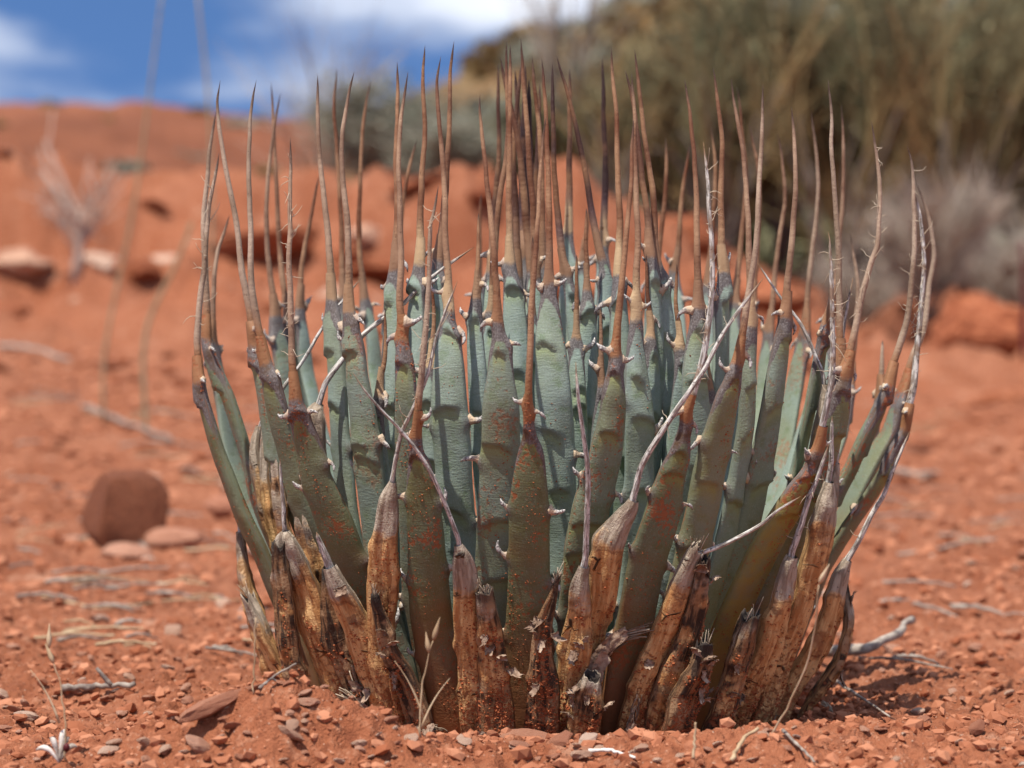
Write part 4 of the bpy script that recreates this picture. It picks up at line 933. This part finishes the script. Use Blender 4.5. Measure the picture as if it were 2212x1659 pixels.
p = on_ground(250, 1186)
rock('rock', (p[0], p[1] + 0.04, p[2] + 0.034), (0.049, 0.045, 0.050), 211, M['dark_boulder'], 'square brown sandstone rock with dark underside on the soil', rot=(0.12, 0.08, 0.30), sub=4, flat=0.95, facets=3, rough=0.3, boxy=0.55)
p = on_ground(275, 1208)
rock('rock', (p[0], p[1], p[2] + 0.006), (0.030, 0.02, 0.014), 212, M['stone'], 'small flat reddish rock leaning against the square brown rock', rot=(0.1, 0.1, -0.2), facets=8)
p = on_ground(370, 1190)
rock('rock', (p[0], p[1] + .02, p[2] + 0.006), (0.034, 0.03, 0.02), 213, M['stone'], 'low rounded red rock just right of the square brown rock', facets=8)
p = on_ground(478, 1120)
rock('rock', (p[0], p[1] + .05, p[2] + 0.008), (0.03, 0.03, 0.024), 219, M['stone'], 'small red rock half hidden behind the dry agave leaves', facets=8)
p = on_ground(300, 1040)
rock('rock', (p[0], p[1], p[2]), (0.05, 0.03, 0.014), 214, M['pale_stone'], 'flat pale pink stone slab behind the square brown rock')
p = on_ground(482, 1535)
rock('rock', (p[0], p[1], p[2] + 0.003), (0.030, 0.007, 0.006), 215, M['stone'], 'long pinkish stone sliver slanting beside the agave foot', rot=(0, -0.25, 0.75), facets=8)
p = on_ground(1255, 1645)
rock('rock', (p[0], p[1], p[2] + 0.002), (0.006, 0.005, 0.004), 216, M['pale_stone'], 'cream-coloured stone chip by the bleached stick')
p = on_ground(1135, 1600)
rock('rock', (p[0], p[1], p[2] + 0.002), (0.016, 0.010, 0.006), 217, M['stone'], 'smooth low red stone bedded before the middle stubs', facets=5)
p = on_ground(430, 1620)
rock('rock', (p[0], p[1], p[2] + 0.002), (0.009, 0.005, 0.006), 218, M['stone'], 'upright reddish stone chip in front of the soil mound', rot=(0.3, 0.6, 0.3))
# boulders of the bank and the slope behind
for i, (px, py, D, sx, sy, sz, seed, mk, lab) in enumerate([
    (2130, 700, 7.5, 0.19, 0.17, 0.13, 301, 'boulder', 'big smooth red boulder with a dark hollow below the brush'),
    (2035, 655, 7.8, 0.10, 0.10, 0.12, 302, 'boulder', 'round red boulder leaning on the big smooth boulder'),
    (2205, 760, 6.2, 0.10, 0.1, 0.055, 303, 'boulder', 'low red boulder at the foot of the big smooth boulder'),
    (1590, 520, 8.0, 0.20, 0.14, 0.10, 304, 'boulder', 'broad dark red boulder under the green shrubs'),
    (1480, 478, 8.6, 0.12, 0.12, 0.10, 305, 'boulder', 'tall red boulder beside the broad dark one'),
    (1700, 560, 7.6, 0.09, 0.09, 0.05, 306, 'boulder', 'small red boulder right of the broad dark one'),
    (45, 520, 7.7, 0.09, 0.08, 0.055, 307, 'pale_stone', 'pale tan boulder in the bank left of the dead bush'),
    (118, 470, 7.9, 0.055, 0.05, 0.04, 308, 'pale_stone', 'small pale tan boulder above the dead bush root'),
    (215, 500, 7.8, 0.06, 0.05, 0.05, 309, 'pale_stone', 'cream boulder behind the dead bush'),
    (0, 610, 7.2, 0.07, 0.08, 0.05, 310, 'boulder', 'dark red boulder at the foot of the bank'),
    (360, 460, 8.1, 0.07, 0.06, 0.05, 311, 'pale_stone', 'flat pale stone set high in the red bank'),
    (800, 520, 8.0, 0.20, 0.12, 0.06, 312, 'boulder', 'wide red ledge of rock jutting from the bank'),
    (560, 440, 8.2, 0.16, 0.14, 0.05, 313, 'boulder', 'rounded red knob on the lip of the bank'),
    (960, 450, 8.3, 0.13, 0.14, 0.04, 314, 'boulder', 'red knob of rock behind the agave on the bank lip'),
    (1330, 560, 7.4, 0.12, 0.1, 0.05, 315, 'boulder', 'low red boulder behind the agave spines')]):
    q = at(px, py, D); q[2] = gz(q[0], q[1]) + sz * 0.30
    rock('boulder', q, (sx, sy, sz), seed, M[mk], lab, 'boulder', rot=(0.1, 0.1, i * 1.3), sub=4, facets=9, rough=0.8, boxy=0.7)

rgb_ = np.random.default_rng(17)
BK = [rock_mesh('bank_rock', 400 + k, 3, 0.6, 0.7, 7) for k in range(5)]
for k, me in enumerate(BK): me.materials.append(M['pale_stone'] if k == 4 else M['boulder'])
for k in range(60):
    D = rgb_.uniform(5.2, 9.0); px = rgb_.uniform(-40, 2260); x = (px - 1106) * D / FPX; y = D + CAM_Y; sz = rgb_.uniform(0.015, 0.075) * (0.6 + 0.4 * (D > 7.4))
    o = link('bank_rock', BK[k % 5], None, None, (x, y, gz(x, y) + sz * 0.15)); o.scale = (sz * rgb_.uniform(0.9, 1.6), sz, sz * rgb_.uniform(0.6, 1.0)); o.rotation_euler.z = rgb_.uniform(0, 6.28)
    if k % 5 == 4: tag(o, 'pale angular stone half sunk in the red bank', 'rock', 'pale stones of the bank')
    else: tag(o, 'rough red stone half sunk in the red bank', 'rock', 'red stones of the bank')

# ------------------------------------------------------------------ sticks, straws and grasses
def stick(name, pts, r, mat, label, cat='twig', group=None, ns=7, branches=()):
    P, s = catmull(np.array(pts, float), 14)
    rg2 = np.random.default_rng(int(abs(pts[0][0]) * 1e4) % 9973)
    P = P + rg2.normal(0, r * 0.22, P.shape)
    b = Bag(); b.tube(P, np.linspace(r, r * 0.6, 14) * (1 + 0.15 * rg2.normal(size=14)), ns, 0.5)
    for (k, dx, dy, dz) in branches:
        q = np.linspace(0, 1, 5)[:, None]; b.tube(P[k] + np.array([dx, dy, dz]) * q, np.linspace(r * 0.7, r * 0.4, 5), 6, 0.5)
    return tag(link(name, b.mesh(name), mat), label, cat, group)
def gp(px, py, z=0.0): return on_ground(px, py, z)
stick('twig', [gp(136, 1505, .004), gp(200, 1502, .005), gp(292, 1498, .005)], 0.0026, M['twig'], 'short grey twig with a side stub on bare soil', branches=[(9, -0.010, 0.0, 0.012)])
stick('twig', [gp(1755, 1440, .010), gp(1860, 1446, .014), gp(1925, 1436, .018), gp(1968, 1415, .026)], 0.0042, M['twig'], 'thick grey twig curving up in the shade of the agave')
stick('twig', [gp(1800, 1480, .003), gp(1850, 1510, .003), gp(1920, 1560, .003)], 0.0012, M['twig'], 'thin grey twig slanting away from the right-hand dry leaves')
stick('bleached_stick', [gp(1272, 1636, .003), gp(1310, 1640, .003), gp(1372, 1648, .002)], 0.0012, M['white_twig'], 'short bleached white stick on the soil before the agave')
stick('twig', [gp(1580, 1655, .003), gp(1605, 1628, .004), gp(1635, 1600, .004)], 0.0014, M['straw'], 'tan splinter of wood on the soil by the fibrous clump')
stick('twig', [gp(560, 1515, .004), gp(595, 1485, .006), gp(640, 1490, .010)], 0.0009, M['twig'], 'thin forked grey twig at the left foot of the agave', branches=[(6, 0.010, 0.0, -0.006)])
stick('twig', [gp(1690, 1600, .003), gp(1720, 1625, .003), gp(1760, 1655, .002)], 0.0009, M['twig'], 'hair-thin twig below the right fibrous clump')
stick('straw', [gp(90, 1300, .004), gp(200, 1320, .003), gp(250, 1325, .004), gp(380, 1308, .003), gp(520, 1308, .004)], 0.0011, M['straw'], 'long pale straw lying across the soil left of the agave', 'straw')
stick('twig', [gp(0, 760, .01), gp(60, 775, .02), gp(150, 790, .01)], 0.006, M['twig'], 'long grey branch lying far back on the slope')
stick('twig', [gp(180, 890, .01), gp(260, 930, .012), gp(370, 965, .01)], 0.005, M['twig'], 'grey-brown branch lying across the upper slope')
stick('twig', [gp(1930, 1030, .01), gp(1985, 1042, .012), gp(2030, 1040, .01)], 0.005, M['twig'], 'dark short branch on the slope right of the agave')
stick('dark_stick', [at(2209, 775, 4.6), at(2211, 650, 4.6), at(2206, 520, 4.6)], 0.0042, M['dark_bud'], 'dark upright stick on the slope below the smooth boulder', 'stick')
rgs = np.random.default_rng(5)
for k in range(120):
    px, py = (rgs.uniform(0, 560) if rgs.random() < 0.7 else rgs.uniform(1850, 2212)), rgs.uniform(840, 1440)
    a = gp(px, py, .004); L = rgs.uniform(0.02, 0.07) * (0.5 + 0.25 * (a[1] + 1.8)); th = rgs.normal(0, 0.45)
    c = a + np.array([math.cos(th) * L, math.sin(th) * L, 0]); c[2] = gz(c[0], c[1]) + .004
    if not clear_of_plant(a[0], a[1], 0.24) or not clear_of_plant(c[0], c[1], 0.24): continue
    g_ = k % 3
    stick('plant_litter', [a, (a + c) / 2 + np.array([0, 0, .003]), c], rgs.uniform(0.0009, 0.0022), M['twig'] if g_ else M['straw'],
          'scrap of grey dead twig littering the red slope' if g_ else 'scrap of tan dry straw littering the red slope', 'litter', 'grey twig litter' if g_ else 'straw litter', ns=5)

def grass(name, base, top, label, head=1.0, bend=0.006, r=0.00055, leafs=0, seed=0):
    rg2 = np.random.default_rng(seed); base = np.array(base); top = np.array(top)
    q = np.linspace(0, 1, 16)[:, None]; bd = np.array([bend, 0, 0])
    P = base + (top - base) * q + bd * np.sin(q * 3.1) * 0.6 + rg2.normal(0, 0.00025, (16, 3))
    o = tag(empty(name, base), label, 'grass')
    V, Q, T = tube_np(P - base, np.linspace(r, r * 0.6, 16), 5)
    link('stem', np_mesh('stem', V, Q, T), M['straw'], o)
    for k in range(int(head)):                              # papery spikelets: closed, folded blades
        i = 15 - k * 2; d = (top - base) / np.linalg.norm(top - base) + np.array([(-1) ** k * (0.16 + 0.12 * k), 0, 0]); d /= np.linalg.norm(d)
        L = 0.013 - 0.0015 * k; s_ = np.linspace(0, 1, 8)
        V, Q, T = tube_np(P[i] - base + d[None] * (s_[:, None] * L), np.array([.0004, .0011, .0014, .0013, .001, .0007, .0004, .00005]), 6)
        link('spikelet', np_mesh('spikelet', V, Q, T), M['straw'], o)
    for k in range(leafs):
        h = rg2.uniform(0.05, 0.4); p0 = base + (top - base) * h; d = np.array([rg2.choice([-1, 1]) * 0.010, 0, rg2.uniform(0.02, 0.035)])
        s_ = np.linspace(0, 1, 7)[:, None]
        V, Q, T = tube_np(p0 - base + d * s_ + np.array([d[0] * 0.5, 0, -0.004]) * s_ ** 2, np.linspace(.0007, .0001, 7), 4)
        link('blade', np_mesh('blade', V, Q, T), M['straw'], o)
    return o
b0 = gp(140, 1656); grass('grass_stalk', b0, at(105, 1400, b0[1] + 1.8), 'dry grass stalk with folded seed head on bare soil', 2, seed=1, leafs=1)
b0 = gp(908, 1606); grass('grass_stalk', b0, at(935, 1385, b0[1] + 1.8), 'dry grass stalk with slender seed head before the agave leaves', 2, -0.004, seed=2, leafs=2)
b0 = gp(546, 1505); grass('grass_stalk', b0, at(553, 1335, b0[1] + 1.8), 'bare thin grass stalk by the left dry leaves', 0, 0.0, seed=3)
b0 = gp(1497, 1650); grass('grass_stalk', b0, at(1503, 1560, b0[1] + 1.8), 'short broken straw stalk standing before the right stubs', 0, 0, 0.0009, seed=4)
b0 = gp(1660, 1600); grass('grass_stalk', b0, at(1768, 1260, b0[1] + 1.76), 'thin bowed grass stalk leaning over the right dry leaves', 1, 0.012, 0.0006, seed=5)
b0 = gp(720, 1492); grass('grass_stalk', b0, at(548, 1470, b0[1] + 1.75), 'flat straw reaching left from the shredded leaf', 0, 0, 0.0005, seed=6)
# tall stalks out of focus on the left
for (bx, by, mx, my, tx, ty, D, lab, r) in [(225, 770, 290, 440, 352, -30, 5.2, 'tall grey-green grass stem rising past the red hill', 0.0030), (315, 720, 385, 560, 415, 480, 5.0, 'stout leaning grass stem by the tall grey-green stem', 0.0042), (455, 900, 455, 300, 425, -30, 5.2, 'second tall grey-green stem against the blue sky', 0.0034)]:
    P0 = at(bx, by, D); P0[2] = min(P0[2], gz(P0[0], P0[1])) if False else P0[2]
    g0 = np.array([P0[0], P0[1], gz(P0[0], P0[1])])
    P, s = catmull(np.array([g0, P0, at(mx, my, D), at(tx, ty, D)]), 20)
    V, Q, T = tube_np(P - g0, np.linspace(r, r * 0.7, 20), 6)
    o = tag(empty('tall_grass', g0), lab, 'grass'); link('stem', np_mesh('stem', V, Q, T), None, o).data.materials.append(M['olive_straw'])
# tiny withered herb with a dark red bud
b0 = gp(128, 1652); o = tag(empty('withered_herb', b0), 'tiny withered herb with white curled leaf and dark red bud', 'herb')
for k, (dx, dz, mt) in enumerate([(-0.012, 0.006, 'white_twig'), (-0.005, 0.012, 'white_twig'), (0.005, 0.012, 'twig'), (0.009, 0.007, 'twig'), (0.002, 0.016, 'white_twig')]):
    q = np.linspace(0, 1, 8)[:, None]
    V, Q, T = tube_np(np.array([dx, 0.001 * k, dz]) * q + np.array([0, 0, 0.004]) * np.sin(q * 3), np.array([.0007, .0008, .001, .0014, .0016, .0015, .001, .0003]), 6)
    link('withered_leaf', np_mesh('withered_leaf', V, Q, T), M[mt], o)
V, F = ico(2); link('bud', np_mesh('bud', V * np.array([.0018, .0018, .0024]) + np.array([0.004, -.002, .008]), None, F), M['dark_bud'], o)

# ------------------------------------------------------------------ shrubs and dry brush behind
def mat_brush(name, a, b, c): 
    m = Mat(name, 0.75, 0.2); t = m.attr('t')
    return m.done(m.ramp(t, [(0.0, a), (0.55, b), (1.0, c)]))
M['eph'] = mat_brush('olive_stems', (0.060, 0.062, 0.035), (0.150, 0.140, 0.072), (0.30, 0.25, 0.135))
M['greysage'] = mat_brush('grey_green_leaves', (0.13, 0.135, 0.10), (0.25, 0.25, 0.19), (0.38, 0.36, 0.28))
M['rustbush'] = mat_brush('rusty_leaves', (0.120, 0.090, 0.042), (0.240, 0.165, 0.070), (0.38, 0.22, 0.09))
M['drybrush'] = mat_brush('dry_brush', (0.20, 0.16, 0.125), (0.36, 0.295, 0.235), (0.50, 0.42, 0.34))
M['deadwood'] = mat_brush('dead_wood', (0.30, 0.21, 0.165), (0.44, 0.33, 0.27), (0.55, 0.43, 0.36))
M['bark'] = mat_simple('shrub_bark', [(0.0, (0.08, 0.06, 0.048)), (1.0, (0.20, 0.155, 0.125))], 30, 0.9)
def shrub(name, label, base, rx, h, mat, n_stem, seed, spread=1.0, leaf=0, leaf_size=0.012, r=0.003, cat='shrub', group=None, upright=0.5, top=1.0):
    rg2 = np.random.default_rng(seed); base = np.array(base, float)
    o = tag(empty(name, base), label, cat, group)
    tb = Bag()
    limbs = []
    for k in range(9):                                       # crooked main limbs
        az = k * 2.4 + rg2.uniform(-.4, .4); rad = rx * rg2.uniform(0.35, 0.8) * spread; q = np.linspace(0, 1, 8)[:, None]
        e = np.array([math.cos(az) * rad, math.sin(az) * rad, h * rg2.uniform(0.45, 0.8)])
        P = e * q + np.array([0, 0, h * 0.12]) * np.sin(q * 3.14) + rg2.normal(0, rx * 0.03, (8, 3)) * q
        tb.tube(P, np.linspace(r * 4.2, r * 1.4, 8), 5, 0.3); limbs.append(P)
    link('trunk', tb.mesh('trunk'), M['bark'], o)
    n = n_stem; q = np.linspace(0, 1, 4)
    li = rg2.integers(0, 9, n); lj = rg2.integers(2, 8, n); st = np.array(limbs)[li, lj]
    az = rg2.uniform(0, 6.283, n); out_ = st * np.array([1, 1, 0]); out_ /= np.linalg.norm(out_, axis=1)[:, None] + 0.05
    d = np.stack([np.cos(az), np.sin(az), np.zeros(n)], -1) * (1 - upright) + out_ * 0.45 + np.array([0, 0, 1]) * rg2.uniform(0.25, 1.1, (n, 1)) * (0.4 + upright)
    d /= np.linalg.norm(d, axis=1)[:, None]
    L = h * rg2.uniform(0.16, 0.46, n) * top
    bend = rg2.normal(0, 0.16, (n, 3))
    P = st[:, None, :] + d[:, None, :] * (L[:, None] * q[None])[..., None] + bend[:, None, :] * (L[:, None] * q[None] ** 2)[..., None]
    rad = (r * np.linspace(1, 0.45, 4))[None, :, None, None] * rg2.uniform(0.6, 1.3, (n, 1, 1, 1))
    s1 = np.cross(d, rg2.normal(size=(n, 3))); s1 /= np.linalg.norm(s1, axis=1)[:, None] + 1e-9; s2 = np.cross(d, s1)
    ang = np.arange(3) / 3 * 6.283
    ring = np.cos(ang)[None, :, None] * s1[:, None, :] + np.sin(ang)[None, :, None] * s2[:, None, :]
    V = P[:, :, None, :] + rad * ring[:, None, :, :]
    base_q = grid_quads(4, 3); Q = (base_q[None] + (np.arange(n) * 12)[:, None, None]).reshape(-1, 4)
    tv = np.repeat(rg2.random(n) * 0.8, 12) + np.tile(np.repeat(np.linspace(0, 0.2, 4), 3), n)
    parts_V, parts_Q, parts_t = [V.reshape(-1, 3)], [Q], [tv]
    if leaf:
        m_ = leaf; i = rg2.integers(0, n, m_); f = rg2.random(m_) ** 0.7
        c = P[i, 0] * (1 - f)[:, None] + P[i, 3] * f[:, None] + rg2.normal(0, leaf_size * 0.8, (m_, 3))
        a = rg2.normal(size=(m_, 3)); a /= np.linalg.norm(a, axis=1)[:, None]; b = np.cross(a, rg2.normal(size=(m_, 3))); b /= np.linalg.norm(b, axis=1)[:, None]
        sz = leaf_size * rg2.uniform(0.5, 1.3, (m_, 1))
        LV = np.stack([c - a * sz, c + b * sz * 0.38, c + a * sz, c - b * sz * 0.38], 1).reshape(-1, 3)
        LQ = np.arange(m_ * 4).reshape(-1, 4) + len(parts_V[0])
        parts_V.append(LV); parts_Q.append(LQ); parts_t.append(np.repeat(rg2.random(m_), 4))
    link('crown', np_mesh('crown', np.vstack(parts_V), np.vstack(parts_Q), None, {'t': np.concatenate(parts_t)}, False), mat, o)
    return o
def sb(px, D, dz=0.0):
    x = (px - 1106) * D / FPX; return (x, D + CAM_Y, gz(x, D + CAM_Y) + dz)
shrub('olive_shrub', 'big olive-green stemmed shrub behind the agave spines', sb(1450, 9.8), 0.40, 0.62, M['eph'], 2600, 1, leaf=7000, leaf_size=0.014, upright=0.75)
shrub('olive_shrub', 'tallest olive shrub in the middle of the thicket', sb(1690, 10.2), 0.50, 1.00, M['eph'], 3200, 2, leaf=9000, leaf_size=0.015, upright=0.75)
shrub('olive_shrub', 'dense olive shrub above the smooth red boulder', sb(1960, 9.9), 0.50, 0.98, M['eph'], 3200, 3, leaf=9000, leaf_size=0.015, upright=0.75)
shrub('olive_shrub', 'olive shrub at the end of the thicket behind dry brush', sb(2230, 10.4), 0.55, 1.15, M['eph'], 2800, 4, leaf=8000, leaf_size=0.015, upright=0.7)
shrub('olive_shrub', 'low olive shrub at the left end of the thicket', sb(1190, 10.4), 0.28, 0.46, M['eph'], 2000, 5, leaf=5000, leaf_size=0.013, upright=0.7)
shrub('rusty_shrub', 'rust-tinged shrub up the hill behind the thicket', sb(1560, 15), 0.6, 0.9, M['rustbush'], 1500, 6, leaf=9000, leaf_size=0.022)
shrub('rusty_shrub', 'rust and green shrub high behind the tallest olive one', sb(1850, 14.5), 0.8, 1.5, M['rustbush'], 1500, 7, leaf=9000, leaf_size=0.022)
shrub('grey_bush', 'grey-green rounded bush under the cloud behind the bank', sb(815, 10.6), 0.32, 0.52, M['greysage'], 1400, 8, leaf=8000, leaf_size=0.012, upright=0.3)
shrub('grey_bush', 'small grey-green bush low between bank and rounded bush', sb(960, 10.0), 0.22, 0.36, M['greysage'], 900, 9, leaf=3500, leaf_size=0.011, upright=0.3)
shrub('grey_bush', 'little grey bush on the flank of the red dome', sb(300, 16), 0.30, 0.42, M['greysage'], 700, 10, leaf=2600, leaf_size=0.016, upright=0.3)
shrub('grey_bush', 'flat grey bush on the bank lip right of the dome', sb(450, 10.2), 0.26, 0.16, M['greysage'], 500, 11, leaf=2000, leaf_size=0.010, upright=0.2)
shrub('twiggy_shrub', 'bare thin-twigged shrub against the cloud', sb(700, 11.5), 0.30, 0.95, M['drybrush'], 130, 12, r=0.0022, upright=0.6)
shrub('twiggy_shrub', 'bare twigs sticking up beside the hill crest', sb(1215, 10.6), 0.18, 1.30, M['drybrush'], 110, 13, r=0.0022, upright=0.8)
shrub('dry_brush', 'silvery dry brush before the olive thicket', sb(2010, 7.7), 0.26, 0.42, M['drybrush'], 1500, 14, r=0.0016, upright=0.6, cat='brush')
shrub('dry_brush', 'grey dry brush tangled above the low boulder', sb(2190, 8.2), 0.26, 0.40, M['drybrush'], 1300, 15, r=0.0016, upright=0.5, cat='brush')
shrub('dry_brush', 'thin dry brush between two boulders', sb(1850, 8.2), 0.16, 0.30, M['drybrush'], 700, 16, r=0.0014, upright=0.6, cat='brush')
for k, (px, D, h, lab) in enumerate([(1560, 9.3, 0.85, 'brown bare twigs rising before the tallest olive shrub'), (1800, 9.2, 0.95, 'brown bare twigs between two olive shrubs'), (2080, 9.1, 0.85, 'brown bare twigs above the smooth red boulder'), (1330, 9.4, 0.55, 'brown bare twigs before the left olive shrub')]):
    shrub('twiggy_shrub', lab, sb(px, D), 0.34, h, M['rustbush'], 60, 40 + k, r=0.0026, upright=0.75, top=1.5)
# bare dead bush on the left
b0 = np.array(sb(163, 7.6)); o = tag(empty('dead_bush', b0), 'pale leafless dead bush rooted in front of the bank', 'dead bush')
rgd = np.random.default_rng(9); tb = Bag(); cb = Bag()
tb.tube(np.array([[0, 0, -0.02], [0.004, 0, .06], [0.012, 0, .13], [0.02, 0, .20]]), np.array([.016, .014, .012, .009]), 7, 0.5)
for k in range(17):
    az = rgd.uniform(0, 6.28); L = rgd.uniform(0.10, 0.22); q = np.linspace(0, 1, 7)[:, None]
    s0 = np.array([0.010, 0, rgd.uniform(0.03, 0.18)]); d = np.array([math.cos(az) * 0.55, math.sin(az) * 0.4, rgd.uniform(0.55, 1.1)])
    P = s0 + d * L * q + rgd.normal(0, 0.006, (7, 3)) * q
    cb.tube(P, np.linspace(.006, .0022, 7), 5, rgd.random())
    for j in range(3):
        P2 = P[3 + j] + (d + rgd.normal(0, .5, 3)) * 0.07 * np.linspace(0, 1, 4)[:, None]; cb.tube(P2, np.linspace(.0026, .0012, 4), 4, rgd.random())
link('trunk', tb.mesh('trunk'), M['deadwood'], o); link('crown', cb.mesh('crown'), M['deadwood'], o)
# low scrub on the far slopes
rgf = np.random.default_rng(31)
SC = []
for k in range(4):
    V, F = ico(2); n = 420
    c = rgf.normal(size=(n, 3)); c /= np.linalg.norm(c, axis=1)[:, None]; c *= rgf.uniform(0.45, 1.0, (n, 1)); c[:, 2] = np.abs(c[:, 2])
    a = rgf.normal(size=(n, 3)) * 0.16; b = rgf.normal(size=(n, 3)) * 0.07
    me = np_mesh('scrub', np.stack([c - a, c + b, c + a, c - b], 1).reshape(-1, 3), np.arange(n * 4).reshape(-1, 4), None, {'t': np.repeat(rgf.random(n), 4)}, False)
    me.materials.append([M['rustbush'], M['eph'], M['greysage'], M['rustbush']][k]); SC.append(me)
for k in range(290):
    D = rgf.uniform(17, 42); px = rgf.uniform(1060, 2400); x = (px - 1106) * D / FPX; y = D + CAM_Y
    o = link('hill_scrub', SC[k % 4], None, None, (x, y, gz(x, y) - 0.03)); s_ = rgf.uniform(0.2, 0.5) * (1 + 0.6 * float(sstep(1300, 1700, px))); o.scale = (s_, s_, s_ * rgf.uniform(0.7, 1.1)); o.rotation_euler.z = rgf.uniform(0, 6.28)
    tag(o, ['rust-brown low scrub on the rising hill', 'olive low scrub on the rising hill', 'grey-green low scrub on the rising hill', 'rust-brown low scrub on the rising hill'][k % 4], 'scrub', ['rust scrub on the hill', 'olive scrub on the hill', 'grey scrub on the hill', 'rust scrub on the hill'][k % 4])
for k in range(34):
    D = rgf.uniform(20, 33); px = rgf.uniform(-60, 700); x = (px - 1106) * D / FPX; y = D + CAM_Y
    o = link('dome_scrub', SC[(k % 2) * 2], None, None, (x, y, gz(x, y) - 0.03)); s_ = rgf.uniform(0.06, 0.18); o.scale = (s_ * 1.4, s_, s_ * 0.6); o.rotation_euler.z = rgf.uniform(0, 6.28)
    tag(o, ['brown cushion of scrub dotting the red dome', 'grey cushion of scrub dotting the red dome'][k % 2], 'scrub', ['brown scrub on the dome', 'grey scrub on the dome'][k % 2])
